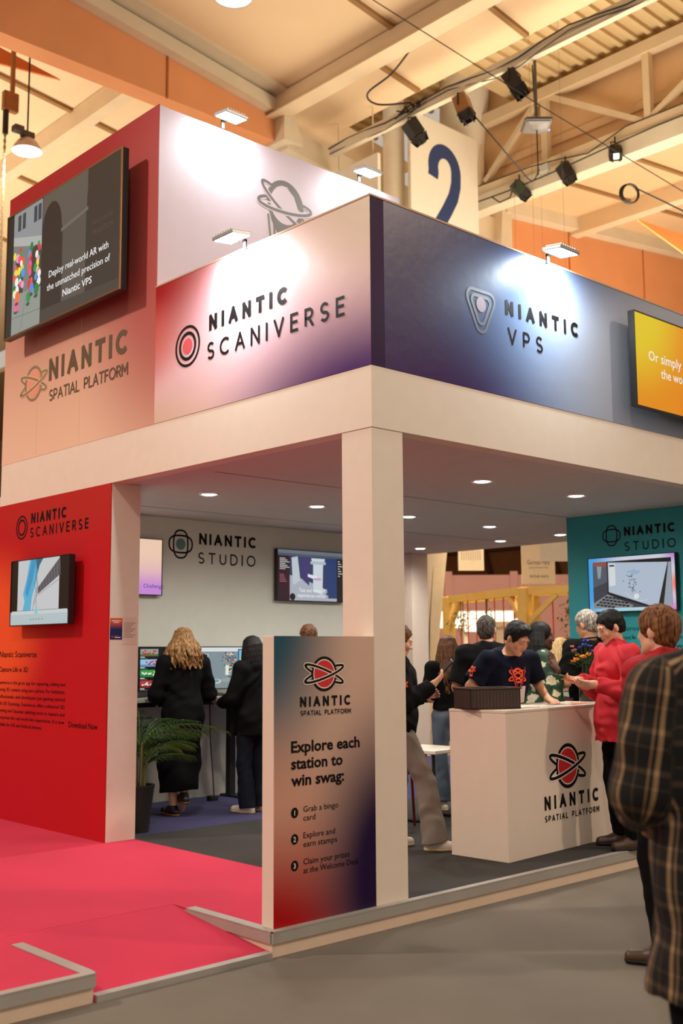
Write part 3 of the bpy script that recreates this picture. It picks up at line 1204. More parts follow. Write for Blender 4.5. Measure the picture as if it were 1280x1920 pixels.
def patch_on(root, garment, name, mat, runs, centre, u, v, size, lift=0.004):
    """a print on a garment: 2-D polygons (runs) laid on the cloth around centre (root-local), looking along -(u x v)"""
    bvh = BVHTree.FromPolygons([vv.co for vv in garment.data.vertices], [p.vertices for p in garment.data.polygons])
    u = Vector(u).normalized()
    v = Vector(v).normalized()
    n = u.cross(v)
    c = Vector(centre)
    bm = BM()
    for poly in runs:
        vs = []
        for x, y in poly:
            p0 = c + u * x * size + v * y * size + n * 0.35
            hit = bvh.ray_cast(p0, -n, 0.8)
            if hit[0] is None:
                vs = []
                break
            vs.append(bm.verts.new(hit[0] + n * lift))
        if len(vs) >= 3:
            try:
                f = bm.faces.new(vs)
                f.normal_update()
                if f.normal.dot(n) < 0:
                    f.normal_flip()
            except ValueError:
                pass
    me = bpy.data.meshes.new(name)
    bm.to_mesh(me)
    bm.free()
    return link_mesh(name, me, mat, garment)


def stroke_quads(pts, w):
    out = []
    for a, b in zip(pts[:-1], pts[1:]):
        a = Vector(a)
        b = Vector(b)
        d = (b - a)
        if d.length < 1e-6:
            continue
        d.normalize()
        q = Vector((-d.y, d.x)) * w / 2
        e = d * w * 0.25
        out.append([tuple(a - q - e), tuple(b - q + e), tuple(b + q + e), tuple(a + q - e)])
    return out


def planet_runs():
    """the orange balloon-planet print of the staff shirts"""
    runs = stroke_quads(arc(0, 0.35, 0.42, 0.42, 0, 360, 24), 0.13)
    for rot in (-0.42, 0.40):
        c, s_ = math.cos(rot), math.sin(rot)
        runs += stroke_quads([(0.72 * math.cos(t) * c - 0.17 * math.sin(t) * s_, 0.35 + 0.72 * math.cos(t) * s_ + 0.17 * math.sin(t) * c) for t in [2 * PI * k / 24 for k in range(25)]], 0.09)
    runs += stroke_quads([(-0.28, 0.0), (-0.14, -0.45)], 0.07) + stroke_quads([(0.28, 0.0), (0.14, -0.45)], 0.07)
    runs += [[(-0.2, -0.75), (0.2, -0.75), (0.24, -0.45), (-0.24, -0.45)]]
    return runs


def wrap_coords(ob, segs):
    """cloth coordinates for a garment: around (x) and along (y) the nearest limb, kept on the mesh as an attribute"""
    me = ob.data
    co = np.zeros(len(me.vertices) * 3, np.float32)
    me.vertices.foreach_get('co', co)
    co = co.reshape(-1, 3).astype(float)
    best = np.full(len(co), 1e9)
    out = np.zeros((len(co), 3), np.float32)
    for a, b, r in segs:
        a = np.array(a, float)
        b = np.array(b, float)
        ab = b - a
        L = np.linalg.norm(ab)
        d = ab / L
        rel = co - a
        t = np.clip(rel @ d, 0, L)
        perp = rel - np.outer(rel @ d, d)
        dist = np.linalg.norm(rel - np.outer(t, d), axis=1) / r
        ref = np.cross(d, (0, 1.0, 0))
        ref /= np.linalg.norm(ref)
        ref2 = np.cross(d, ref)
        ang = np.arctan2(perp @ ref2, perp @ ref)
        u = ang * r
        m_ = dist < best
        best[m_] = dist[m_]
        out[m_, 0] = u[m_]
        out[m_, 1] = (rel @ d)[m_]
    at = me.attributes.new('cloth', 'FLOAT_VECTOR', 'POINT')
    at.data.foreach_set('vector', out.ravel())


def front_of(garment, x, z, d=(0, 1, 0), lift=0.006):
    """the point on the front of a garment at local x, z"""
    bvh = BVHTree.FromPolygons([vv.co for vv in garment.data.vertices], [p.vertices for p in garment.data.polygons])
    hit = bvh.ray_cast(Vector((x, 0.8, z)), Vector((0, -1, 0)), 1.5)
    return (hit[0] + Vector((0, lift, 0))) if hit[0] is not None else Vector((x, 0.2, z))
# ================================================================== THE SETTING: the hall
m_hall = M('hall_carpet', (114, 104, 92), 0.95, var=0.10, bump=0.5, bscale=220, scale=1.3)
m_roof = M('roof_sheet', (228, 200, 160), 0.8, var=0.03, scale=0.7)
m_steel = M('painted_steel', (222, 200, 164), 0.6, var=0.05, scale=2)
m_steel2 = M('pale_steel', (214, 200, 172), 0.6, var=0.05, scale=2)
m_orange = M('orange_cladding', (222, 150, 98), 0.75, var=0.05, scale=1.0)
m_orange2 = M('orange_sail', (205, 110, 45), 0.8, var=0.05, scale=1.0)
m_rib = M('roof_rib', (150, 112, 66), 0.8, var=0.05)
m_cable = M('black_cable', (30, 24, 20), 0.6, var=0)
m_colw = M('white_column_paint', (232, 220, 196), 0.5, var=0.03)
m_gap_shade = M('gap_shade', (88, 66, 44), 0.9, var=0.1)

bm = BM(); box(bm, (-30, -30, -0.1), (60, 60, 0.0)); struct('floor', bm, m_hall)


def roofA(x): return 11.3 + 0.127 * (8.5 - x)
def roofB(x): return 11.1 + 0.117 * (x - 11.9)


# roof sheets left of the valley, and right of it
bm = BM(); prism(bm, [(-12, roofA(-12)), (8.75, roofA(8.75)), (8.75, roofA(8.75) + .15), (-12, roofA(-12) + .15)], 'y', 2.0, 9.6)
prism(bm, [(-12, roofA(-12)), (10.6, roofA(10.6)), (10.6, roofA(10.6) + .15), (-12, roofA(-12) + .15)], 'y', 9.6, 46)
struct('ceiling_west', bm, m_roof)
bm = BM(); prism(bm, [(11.9, roofB(11.9)), (40, roofB(40)), (40, roofB(40) + .15), (11.9, roofB(11.9) + .15)], 'y', -6, 46)
struct('ceiling_east', bm, M('roof_sheet_east', (222, 186, 142), 0.8, var=0.03, scale=0.7))
# corrugated sheet over the valley gutter
bm = BM()
for y0, y1, z in ((-4, 8.05, 12.27), (8.05, 18, 12.90)):
    box(bm, (8.6, y0, z + 0.08), (11.9, y1, z + 0.18))
    for i in range(int((y1 - y0 - 0.1) / 0.28)):
        y = y0 + 0.1 + i * 0.28
        box(bm, (8.6, y, z), (11.9, y + 0.09, z + 0.09))
struct('ceiling_valley', bm, M('corrugated_sheet', (214, 188, 140), 0.7, var=0.04))
# ribs across the roof sheets
bm = BM()
for y in (13.1, 16.3, 19.5):
    bar(bm, (-8, y, roofA(-8) - 0.03), (8.5, y, roofA(8.5) - 0.03), 0.10, 0.06)
for y, x0, x1 in ((6.75, -6, 7.2), (3.6, -6, 7.2), (7.6, 7.5, 8.7), (5.25, 7.5, 8.7), (2.9, 7.5, 8.7)):
    bar(bm, (x0, y, roofA(x0) - 0.03), (x1, y, roofA(x1) - 0.03), 0.09, 0.06)
for y in (6.6, 3.4, 8.2):
    bar(bm, (12.3, y, roofB(12.3) - 0.03), (30, y, roofB(30) - 0.03), 0.09, 0.05)
struct('trim_1', bm, m_rib)
# purlins along the hall
bm = BM(); box(bm, (7.18, 1.0, 11.08), (7.36, 9.95, 11.42)); box(bm, (7.10, 1.0, 11.06), (7.44, 9.95, 11.09)); struct('beam_1', bm, m_steel)
bm = BM(); box(bm, (5.05, 10.2, 11.35), (5.3, 24, 11.72)); struct('beam_2', bm, m_steel)
bm = BM(); bar(bm, (16.4, -2, roofB(16.4) - 0.2), (16.4, 9.8, roofB(16.4) - 0.2), 0.28, 0.4); struct('beam_3', bm, m_steel)
# the tapered girders in the frame at y = 10
bm = BM(); prism(bm, [(-9, 10.65), (7.3, 10.67), (7.3, 11.10), (-9, 13.17)], 'y', 9.82, 10.18); struct('beam_4', bm, m_orange)
bm = BM()
for x in (5.0, 0.6):
    zt = 11.10 + (7.3 - x) * 0.127
    box(bm, (x - 0.015, 9.80, 10.66), (x + 0.015, 9.83, zt))
struct('trim_2', bm, M('orange_seam', (172, 98, 44), 0.7, var=0))
bm = BM()
prism(bm, [(-9, 13.17), (7.35, 11.10), (7.35, 11.34), (-9, 13.41)], 'y', 9.62, 10.3)
prism(bm, [(-9, 13.55), (7.35, 11.48), (7.35, 11.40), (-9, 13.47)], 'y', 9.35, 10.3)
struct('trim_3', bm, m_steel2)
bm = BM(); prism(bm, [(-9, 13.41), (7.35, 11.34), (7.35, 11.40), (-9, 13.47)], 'y', 9.8, 10.3); struct('trim_4', bm, m_gap_shade)  # filler strip above the flange, the gap's shade put into its colour
bm = BM()
prism(bm, [(7.3, 10.62), (7.75, 10.62), (7.42, 11.4), (7.3, 11.4)], 'y', 9.55, 10.25)
prism(bm, [(7.5, 10.55), (10.7, 10.25), (10.7, 10.75), (7.5, 10.95)], 'y', 9.7, 10.2)
struct('beam_5', bm, m_steel2)
bm = BM(); prism(bm, [(13.8, 10.0), (36, 10.0), (36, 13.62), (13.8, 11.02)], 'y', 9.82, 10.18); struct('beam_6', bm, m_orange)
bm = BM()
for x in (16.2, 19.4, 22.8):
    box(bm, (x - 0.015, 9.80, 10.1), (x + 0.015, 9.83, 11.02 + (x - 13.8) * 0.117))
struct('trim_5', bm, MATS['orange_seam'])
bm = BM()
prism(bm, [(13.6, 11.0), (36, 13.62), (36, 13.92), (13.6, 11.3)], 'y', 9.55, 10.3)
prism(bm, [(13.4, 10.0), (13.8, 10.0), (13.8, 11.3), (13.5, 11.3)], 'y', 9.6, 10.25)
prism(bm, [(11.6, 10.25), (13.6, 10.3), (13.6, 10.9), (11.6, 10.9)], 'y', 9.8, 10.2)
struct('beam_7', bm, m_steel2)
# lattice truss over the valley, panelled behind
bm = BM()
X = 11.71
box(bm, (X - 0.1, -6, 11.95), (X + 0.1, 9.0, 12.17)); box(bm, (X - 0.1, -6, 10.52), (X + 0.1, 9.0, 10.72))
for y in (8.75, 7.12, 4.93, 2.75, 0.5):
    bar(bm, (X, y, 10.7), (X, y, 12.0), 0.13, 0.13)
for a, b in (((7.05, 12.0), (5.05, 10.75)), ((7.3, 12.0), (8.6, 10.8)), ((2.7, 12.0), (4.9, 10.75)), ((2.6, 12.0), (0.6, 10.75))):
    bar(bm, (X, a[0], a[1]), (X, b[0], b[1]), 0.10, 0.10)
struct('beam_8', bm, m_steel)
bm = BM(); box(bm, (11.95, -6, 10.3), (12.0, 9.6, 13.05)); struct('wall_clerestory', bm, M('peach_panel', (226, 186, 138), 0.8, var=0.04, scale=1.5))
bm = BM(); box(bm, (X - 0.16, -6, 10.18), (X + 0.16, 9.2, 10.5)); struct('beam_9', bm, m_steel2)
# far walls of the hall
bm = BM(); box(bm, (38, -30, 0), (38.3, 50, 14)); struct('wall_east', bm, M('far_wall_brown', (150, 96, 56), 0.9, var=0.15, scale=0.6))
bm = BM(); box(bm, (-30, 46, 0), (40, 46.3, 15)); struct('wall_north', bm, M('far_wall_tan', (205, 160, 110), 0.9, var=0.25, scale=0.5))
bm = BM()
for z in (6.4, 8.0, 9.6):
    box(bm, (37.7, -30, z), (38, 50, z + 0.35))
for k in range(12):
    bar(bm, (37.8, -6 + k * 4, 5.0), (37.8, -4 + k * 4, 11.0), 0.2, 0.2)
struct('trim_6', bm, M('dark_purlin', (96, 58, 34), 0.9, var=0.1))

# leaning column under the valley, with its square hall number panel
bm = BM()
tube(bm, [(11.98, 10.75, 0), (11.95, 10.53, 1.79), (11.9, 10.28, 3.52), (11.72, 9.38, 9.95), (11.56, 8.95, 13.0)], [0.185, 0.195, 0.23, 0.41, 0.50], 32)
struct('column_1', bm, m_colw, smooth='auto')
t = thing('column_cable', (11.70, 10.30, 0), 'thin dark cable hanging down the front of the leaning white hall column', 'cable')
bm = BM(); tube(bm, smooth_path([(0.12, 0.14, 0.9), (0.10, 0.10, 1.6), (0.08, 0.05, 2.2), (0.03, -0.13, 3.4), (0.0, -0.36, 5.0)]), 0.012, 6); build('cable', bm, [m_cable], t)

t = thing('hall_number_sign', (9.33, 8.4, 7.2), 'white hall number panel with a big dark blue 2 hung before the leaning column', 'sign')
bm = BM(); box(bm, (0, 0, 0), (1.90, 0.08, 4.25), bev=0.015); build('panel', bm, [M('number_panel_white', (236, 226, 204), 0.35, var=0.02)], t)
a = Art((0, 0, 0), (1, 0, 0), (0, 0, 1), 0.004)
navy = M('number_navy', (44, 62, 104), 0.5, var=0.02)
num = [(0.60, 3.12)] + arc(0.93, 3.34, 0.32, 0.36, 195, 0, 16) + [(1.24, 3.12), (1.16, 2.86), (0.98, 2.56), (0.72, 2.18), (0.56, 1.85), (0.50, 1.62), (1.40, 1.62)]
a.stroke(num, 0.27, navy)
a.done('numeral', t)
for z in (0.6, 2.0, 3.4):
    bm = BM(); box(bm, (1.70, 0.08, z), (1.86, 0.75, z + 0.08)); build('bracket', bm, [m_steel2], t)
bm = BM(); lathe(bm, [(0.0, 0), (0.20, 0), (0.20, 12.2), (0.0, 12.2)], 28)
tag(build('downpipe', bm, [m_colw], smooth='auto'), 'white round downpipe rising beside the hall number panel', 'pipe').location = (9.42, 8.91, 0.0)
t = thing('blank_sign', (8.5, 8.42, 9.1), 'blank white square sign hanging behind the upper white box of the stand', 'sign')
bm = BM(); box(bm, (0, 0, 0), (0.08, 1.2, 1.25), bev=0.01); build('panel', bm, [MATS['number_panel_white']], t)
bm = BM(); tube(bm, [(0.04, 0.15, 1.25), (0.04, 0.15, 2.17)], 0.012, 6); tube(bm, [(0.04, 1.05, 1.25), (0.04, 1.05, 2.17)], 0.012, 6); build('hanger', bm, [m_steel2], t)

# ================================================================== THE STAND
m_white = M('stand_white', (228, 212, 196), 0.55, var=0.02, bump=0.05, bscale=6)
m_inner = M('inner_wall_white', (222, 222, 210), 0.6, var=0.02)
m_ceil = M('stand_ceiling', (206, 200, 196), 0.7, var=0.02)
m_pink = M('pink_carpet', (200, 42, 74), 0.95, var=0.07, bump=0.45, bscale=260, scale=1.6)
m_grey = M('grey_carpet', (50, 46, 43), 0.95, var=0.10, bump=0.45, bscale=260, scale=2)
m_purple = M('purple_carpet', (54, 51, 88), 0.95, var=0.10, bump=0.45, bscale=260, scale=2)
m_alu = M('aluminium', (172, 166, 158), 0.45, 0.25, var=0.06, scale=5)
m_edge = M('plinth_board', (222, 196, 172), 0.6, var=0.03)
PZ = 0.13
# platform: core boards with carpets laid on them
RX0, RX1, RY = -1.86, -0.80, 0.88
bm = BM()
box(bm, (-8, -0.03, 0), (RX0, 12, PZ - 0.012)); box(bm, (RX1, -0.03, 0), (7.2, 12, PZ - 0.012)); box(bm, (RX0, RY, 0), (RX1, 12, PZ - 0.012))
struct('floor_platform', bm, m_edge)
bm = BM()
box(bm, (-8, 0.0, PZ - 0.012), (RX0 - 0.045, 12, PZ)); box(bm, (RX1 + 0.045, 0.0, PZ - 0.012), (0.26, 12, PZ)); box(bm, (RX1 - 0.001, 0.731, PZ - 0.012), (RX1 + 0.044, RY, PZ)); box(bm, (RX0 - 0.044, 0.691, PZ - 0.012), (RX0 + 0.001, RY, PZ)); box(bm, (RX0 - 0.045, RY, PZ - 0.012), (RX1 + 0.045, 12, PZ - 0.0002))
struct('floor_pink_carpet', bm, m_pink)
bm = BM(); box(bm, (0.26, 0.0, PZ - 0.012), (7.15, 3.07, PZ)); struct('floor_grey_carpet', bm, m_grey)
bm = BM(); box(bm, (0.26, 3.07, PZ - 0.012), (7.15, 12, PZ + 0.001)); struct('floor_purple_carpet', bm, m_purple)
# carpeted ramp between the two platform corners
bm = BM(); prism(bm, [(-0.03, 0.0), (-0.03, 0.028), (RY, PZ - 0.001), (RY, 0.0)], 'x', RX0 + 0.004, RX1 - 0.004); struct('floor_ramp', bm, m_pink)
# aluminium edge profiles
bm = BM()
box(bm, (RX1 - 0.004, -0.045, PZ - 0.058), (7.2, -0.028, PZ + 0.004)); box(bm, (RX1 - 0.004, -0.047, PZ - 0.003), (7.2, 0.002, PZ + 0.005))
struct('trim_7', bm, m_alu)
bm = BM()
box(bm, (-8, -0.045, PZ - 0.058), (RX0 + 0.004, -0.028, PZ + 0.004)); box(bm, (-8, -0.047, PZ - 0.003), (RX0 + 0.004, 0.002, PZ + 0.005))
struct('trim_8', bm, m_alu)
bm = BM()
box(bm, (RX1 - 0.012, -0.027, PZ - 0.058), (RX1, 0.73, PZ + 0.004)); box(bm, (RX1 - 0.014, 0.0025, PZ - 0.003), (RX1 + 0.05, 0.73, PZ + 0.005))
struct('trim_9', bm, m_alu)
bm = BM()
box(bm, (RX0, -0.027, PZ - 0.058), (RX0 + 0.012, 0.69, PZ + 0.004)); box(bm, (RX0 - 0.05, 0.0025, PZ - 0.003), (RX0 + 0.014, 0.69, PZ + 0.005))
struct('trim_10', bm, m_alu)
bm = BM(); box(bm, (RX0 + 0.012, -0.047, 0.0), (RX1 - 0.012, 0.012, 0.032)); struct('trim_11', bm, m_alu)

# corner pillar
bm = BM(); box(bm, (0, 0, PZ), (0.27, 0.27, 2.95), bev=0.004); struct('pillar_corner', bm, m_white)

# red printed wall (its end is white)
red_print = blob_material('red_print', (186, 18, 28), [((0, 5.0, 1.75), (1, 1.15, 0.95), (238, 92, 44), 0.9), ((0, 3.6, 2.95), (1, 2.2, 0.55), (176, 40, 32), 0.7), ((0, 4.9, 0.2), (1, 1.6, 0.9), (186, 14, 36), 0.7)], 0.5)
bm = BM(); box(bm, (0.004, 2.985, PZ), (0.27, 4.95, 2.95)); struct('wall_left', bm, m_white)
bm = BM(); box(bm, (-0.006, 2.99, PZ), (0.004, 4.955, 2.95)); struct('wall_left_print', bm, red_print)
FL = dict(origin=(-0.006, 0, 0), u=(0, -1, 0), v=(0, 0, 1))          # u = -y
par = bpy.data.objects['wall_left_print']
a = Art(**FL)
ring_logo(a, -4.505, 2.715, 0.108, INK, None)
a.done('logo', par)
a = Words(**FL)
a.caps('NIANTIC', -4.33, -3.70, 2.735, 2.83, 0.022, INK)
a.caps('SCANIVERSE', -4.34, -3.33, 2.61, 2.70, 0.014, INK)
a.text('Niantic Scaniverse', -4.86, 1.555, 0.055, INK, 0.70, 0.004)
a.text('Capture Life in 3D', -4.86, 1.425, 0.046, INK, 0.55, 0.003)
for k, s_ in enumerate(('Scaniverse is the go-to app for capturing, editing and', 'sharing 3D content using just a phone. For hobbyists,', 'professionals, and developers just getting started', 'with 3D Scanning, Scaniverse offers advanced 3D', 'scanning and Gaussian splatting tools to capture and', 'incorporate the real world into experiences. It is now')):
    a.text(s_, -4.89, 1.315 - k * 0.062, 0.032, INK, 1.24, 0.002)
a.text('available for iOS and Android devices.', -4.89, 1.315 - 6 * 0.062, 0.032, INK, 0.86, 0.002)
a.text('Download Now', -3.575, 0.985, 0.050, INK, 0.455, 0.004)
a.done('lettering', par)

# back wall
bm = BM(); box(bm, (0.27, 4.66, PZ), (4.7, 4.78, 2.95)); struct('wall_back', bm, m_inner)
FB = dict(origin=(0, 4.66, 0), u=(1, 0, 0), v=(0, 0, 1))
par = bpy.data.objects['wall_back']
a = Art(**FB); atom_logo(a, 1.825, 2.69, 0.142, INK, M('teal_vinyl', (92, 136, 132), 0.5, var=0)); a.done('logo', par)
a = Words(**FB); a.caps('NIANTIC', 2.055, 2.81, 2.70, 2.82, 0.027, INK); a.caps('STUDIO', 2.045, 2.80, 2.50, 2.62, 0.016, INK); a.done('lettering', par)

# teal wall
teal = M('teal_print', (32, 148, 156), 0.5, var=0.02)
bm = BM(); box(bm, (4.85, -0.02 + 0.12, PZ), (4.95, 2.05, 2.95)); struct('wall_right', bm, teal)
FT = dict(origin=(4.85, 0, 0), u=(0, -1, 0), v=(0, 0, 1))
par = bpy.data.objects['wall_right']
a = Art(**FT); atom_logo(a, -1.51, 2.725, 0.10, INK, None); a.done('logo', par)
a = Words(**FT); a.caps('NIANTIC', -1.365, -0.80, 2.71, 2.80, 0.022, INK); a.caps('STUDIO', -1.365, -0.80, 2.56, 2.65, 0.012, INK)
for k, s_ in enumerate(('experiences, across phones, and', 'devices. Unlock new ways to', 'create, play and share - now')):
    a.text(s_, -1.86, 1.775 - k * 0.085, 0.045, INK, 1.08, 0.002)
a.done('lettering', par)

# ceiling of the stand
bm = BM(); box(bm, (0.02, 0.02, 2.952), (6.95, 6.2, 3.05))
struct('ceiling_stand', bm, m_ceil)
bm = BM()
for y in (2.0, 4.05):
    box(bm, (0.3, y, 2.949), (6.9, y + 0.006, 2.953))
struct('trim_12', bm, M('ceiling_seam', (150, 136, 130), 0.8, var=0))
bm = BM(); box(bm, (6.62, 5.95, PZ), (6.95, 6.22, 2.95)); struct('pillar_far', bm, m_white)

# white band beams
bm = BM(); box(bm, (-0.005, -0.005, 2.95), (0.12, 4.95, 3.335)); struct('beam_10', bm, m_white)
bm = BM(); box(bm, (0.12, -0.005, 2.95), (7.2, 0.12, 3.335)); struct('beam_11', bm, m_white)

# tower above the red wall
tower_print = blob_material('tower_print', (232, 196, 170), [((0, 3.8, 7.0), (1, 7.5, 4.0), (150, 8, 14), 1.0), ((0, 1.9, 4.6), (1, 1.9, 2.2), (166, 62, 64), 0.85)], 0.45)
m_lilac = M('lilac_panel', (214, 196, 206), 0.5, var=0.015)
bm = BM()
box(bm, (0.002, 2.385, 3.335), (2.75, 4.945, 5.94))
struct('wall_tower', bm, m_lilac)
bm = BM(); box(bm, (-0.007, 2.38, 3.335), (0.002, 4.95, 5.943)); struct('wall_tower_print', bm, tower_print)
FU = dict(origin=(-0.007, 0, 0), u=(0, -1, 0), v=(0, 0, 1))
par = bpy.data.objects['wall_tower_print']
OLIVE = M('bronze_vinyl', (92, 72, 46), 0.45, var=0)
SALMON = M('salmon_vinyl', (222, 150, 122), 0.5, var=0)
a = Art(**FU)
planet_logo(a, -4.36, 4.02, 0.165, M('bronze_vinyl_light', (140, 116, 82), 0.45, var=0), SALMON, M('beige_vinyl', (218, 178, 150), 0.5, var=0), False)
a.done('logo', par)
a = Words(**FU)
a.caps('NIANTIC', -4.075, -2.775, 3.985, 4.19, 0.048, OLIVE); a.caps('SPATIAL PLATFORM', -4.06, -2.765, 3.80, 3.905, 0.016, OLIVE)
a.done('lettering', par)
bm = BM()
for y in (4.28, 3.52):
    box(bm, (-0.0085, y, 3.36), (-0.0068, y + 0.005, 4.45))
build('seam', bm, [MATS['beige_vinyl']], par)
# balloon emblem on the lilac side of the tower
FW = dict(origin=(0, 2.385, 0), u=(1, 0, 0), v=(0, 0, 1))
GREYV = M('grey_vinyl', (74, 76, 78), 0.4, var=0)
LIL = M('lilac_vinyl', (214, 196, 206), 0.5, var=0)
a = Art(**FW)
cx, cz = 1.31, 5.46
a.gapm = LIL
a.poly([(cx - 0.20, cz - 0.02), (cx - 0.15, cz - 0.17), (cx - 0.06, cz - 0.30), (cx + 0.06, cz - 0.32), (cx + 0.15, cz - 0.22), (cx + 0.22, cz - 0.02)], GREYV)
a.stroke(arc(cx, cz, 0.19, 0.205, 0, 180, 24), 0.045, GREYV)
a.ell(cx, cz, 0.165, 0.17, LIL)
a.poly([(cx + 0.02, cz + 0.17), (cx + 0.12, cz + 0.16), (cx + 0.21, cz + 0.02), (cx + 0.15, cz + 0.0), (cx + 0.10, cz + 0.11)], GREYV)
for rot, hide in ((-0.55, lambda t: 0 < t < PI), (0.06, lambda t: 0 < t < PI)):
    orbit(a, cx, cz, 0.30, 0.062, rot, 0.028, GREYV, 0.2, 0.02, hide)
for x0, x1 in ((-0.19, -0.14), (-0.13, -0.10), (0.10, 0.08), (0.19, 0.12)):
    a.stroke([(cx + x0, cz - 0.12), (cx + x1, cz - 0.52)], 0.018, GREYV)
a.poly([(cx - 0.08, cz - 0.24), (cx - 0.04, cz - 0.34), (cx - 0.01, cz - 0.29), (cx + 0.02, cz - 0.38), (cx + 0.05, cz - 0.29), (cx + 0.09, cz - 0.33), (cx + 0.1, cz - 0.22)], GREYV)
a.stroke([(cx - 0.16, cz - 0.70), (cx - 0.16, cz - 0.52), (cx - 0.05, cz - 0.62), (cx + 0.10, cz - 0.52), (cx + 0.14, cz - 0.70)], 0.022, GREYV)
a.done('logo', bpy.data.objects['wall_tower'])

# printed fascia panels: they hook on to the band and stand as panels of their own
scan_print = blob_material('scan_print', (226, 186, 192), [((0, 2.7, 4.6), (1, 1.7, 1.05), (160, 4, 14), 1.0), ((0, 2.8, 3.95), (1, 1.0, 0.5), (206, 84, 66), 0.7), ((0, 2.6, 3.2), (1, 1.7, 0.52), (214, 184, 164), 0.9), ((0, -0.3, 4.55), (1, 1.6, 1.0), (206, 186, 166), 1.0), ((0, 0.0, 2.95), (1, 2.0, 1.12), (66, 14, 100), 1.0)], 0.35, bump=0.06)
t = thing('fascia_panel', (0, 0, 3.335), 'red to purple printed fascia panel with a black ring logo, below the tall white box', 'sign panel')
bm = BM(); box(bm, (-0.008, -0.008, 3.337), (0.11, 2.378, 4.42))
for f in bm.faces:
    if f.normal.y < -0.5 or (f.calc_center_median().y < -0.005):
        f.material_index = 1
o = build('panel', bm, [scan_print, M('plum_print', (44, 6, 56), 0.5, var=0.03, spec=0.1)], t); o.location.z = -3.335
a = Art((-0.008, 0, -3.335), (0, -1, 0), (0, 0, 1))
ring_logo(a, -1.94, 3.86, 0.158, INK, M('pink_red_vinyl', (212, 78, 86), 0.5, var=0)); a.done('logo', t)
a = Words((-0.008, 0, -3.335), (0, -1, 0), (0, 0, 1))
a.caps('NIANTIC', -1.67, -0.785, 3.915, 4.035, 0.032, INK); a.caps('SCANIVERSE', -1.69, -0.225, 3.70, 3.83, 0.020, INK); a.done('lettering', t)
bm = BM(); box(bm, (-0.012, -0.012, 1.085), (0.115, 2.378, 1.098)); build('top_trim', bm, [M('raw_board', (190, 150, 120), 0.6, var=0.05)], t)

vps_print = blob_material('vps_print', (92, 134, 190), [((3.6, 0, 3.8), (3.0, 1, 2.6), (160, 164, 178), 1.0), ((1.2, 0, 4.75), (2.6, 1, 0.85), (26, 50, 104), 0.95), ((-0.3, 0, 4.0), (2.1, 1, 2.0), (38, 18, 78), 1.0), ((0.3, 0, 3.05), (2.0, 1, 0.95), (52, 10, 80), 1.0)], 0.35, bump=0.06)
t = thing('fascia_panel', (0, 0, 3.335), 'navy to pale blue printed fascia panel with a triangle logo, above the counter side', 'sign panel')
bm = BM(); box(bm, (0.112, -0.008, 3.337), (7.2, 0.11, 4.42))
o = build('panel', bm, [vps_print], t); o.location.z = -3.335
a = Art((0, -0.008, -3.335), (1, 0, 0), (0, 0, 1))
SLATE = M('slate_vinyl', (86, 100, 122), 0.45, var=0)
tri_logo(a, 1.05, 3.92, 0.165, SLATE, M('mauve_vinyl', (158, 136, 160), 0.5, var=0)); a.done('logo', t)
a = Words((0, -0.008, -3.335), (1, 0, 0), (0, 0, 1))
a.caps('NIANTIC', 1.315, 2.185, 3.925, 4.035, 0.028, INK); a.caps('VPS', 1.335, 1.735, 3.72, 3.84, 0.017, INK); a.done('lettering', t)
bm = BM(); box(bm, (0.115, -0.012, 1.085), (7.2, 0.115, 1.098)); build('top_trim', bm, [MATS['raw_board']], t)

# free-standing sign board by the corner pillar
sign_print = blob_material('sign_print', (208, 174, 156), [((-0.95, 0, 1.85), (0.85, 1, 1.2), (40, 82, 100), 1.0), ((-0.85, 0, 0.62), (0.8, 1, 0.72), (206, 120, 86), 0.4), ((-0.85, 0, -0.1), (1.2, 1, 0.95), (168, 4, 10), 1.0), ((0.15, 0, 0.30), (0.82, 1, 1.25), (30, 4, 56), 1.0)], 0.4)
t = thing('sign_board', (-0.383, 0.05, PZ), 'tall printed sign board listing three steps, standing against the corner pillar', 'sign')
bm = BM(); box(bm, (-0.765, 0.002, 0.13), (-0.003, 0.10, 1.68), bev=0.002); o = build('board', bm, [m_white], t); o.location = (0.383, -0.05, -PZ)
bm = BM(); box(bm, (-0.765, -0.004, 0.13), (-0.003, 0.002, 1.68)); o = build('printed_front', bm, [sign_print], t); o.location = (0.383, -0.05, -PZ)
FS = dict(origin=(0.383, -0.054, -PZ), u=(1, 0, 0), v=(0, 0, 1))
a = Art(**FS); planet_logo(a, -0.402, 1.468, 0.098, INK, REDV, PALEV); a.done('logo', t)
a = Words(**FS)
a.caps('NIANTIC', -0.583, -0.198, 1.288, 1.345, 0.0135, INK); a.caps('SPATIAL PLATFORM', -0.580, -0.198, 1.240, 1.268, 0.0048, INK)
a.text('Explore each', -0.648, 1.045, 0.062, INK, 0.52, 0.026); a.text('station to', -0.648, 0.955, 0.062, INK, 0.385, 0.026); a.text('win swag:', -0.648, 0.865, 0.062, INK, 0.395, 0.026)
for z, l1, w1, l2, w2 in ((0.725, 'Grab a bingo', 0.26, 'card', 0.088), (0.585, 'Explore and', 0.235, 'earn stamps', 0.25), (0.445, 'Claim your prizes', 0.345, 'at the Welcome Desk', 0.42)):
    a.text(l1, -0.560, z - 0.005, 0.033, INK, w1); a.text(l2, -0.560, z - 0.052, 0.033, INK, w2)
a.done('lettering', t)
for k, z in enumerate((0.722, 0.582, 0.442)):
    a = Art(**FS); a.ell(-0.623, z, 0.026, 0.028, INK)
    a.text('123'[k], -0.623, z - 0.014, 0.028, PALEV, None, 0.012, 'C')
    a.done('number_badge', t)
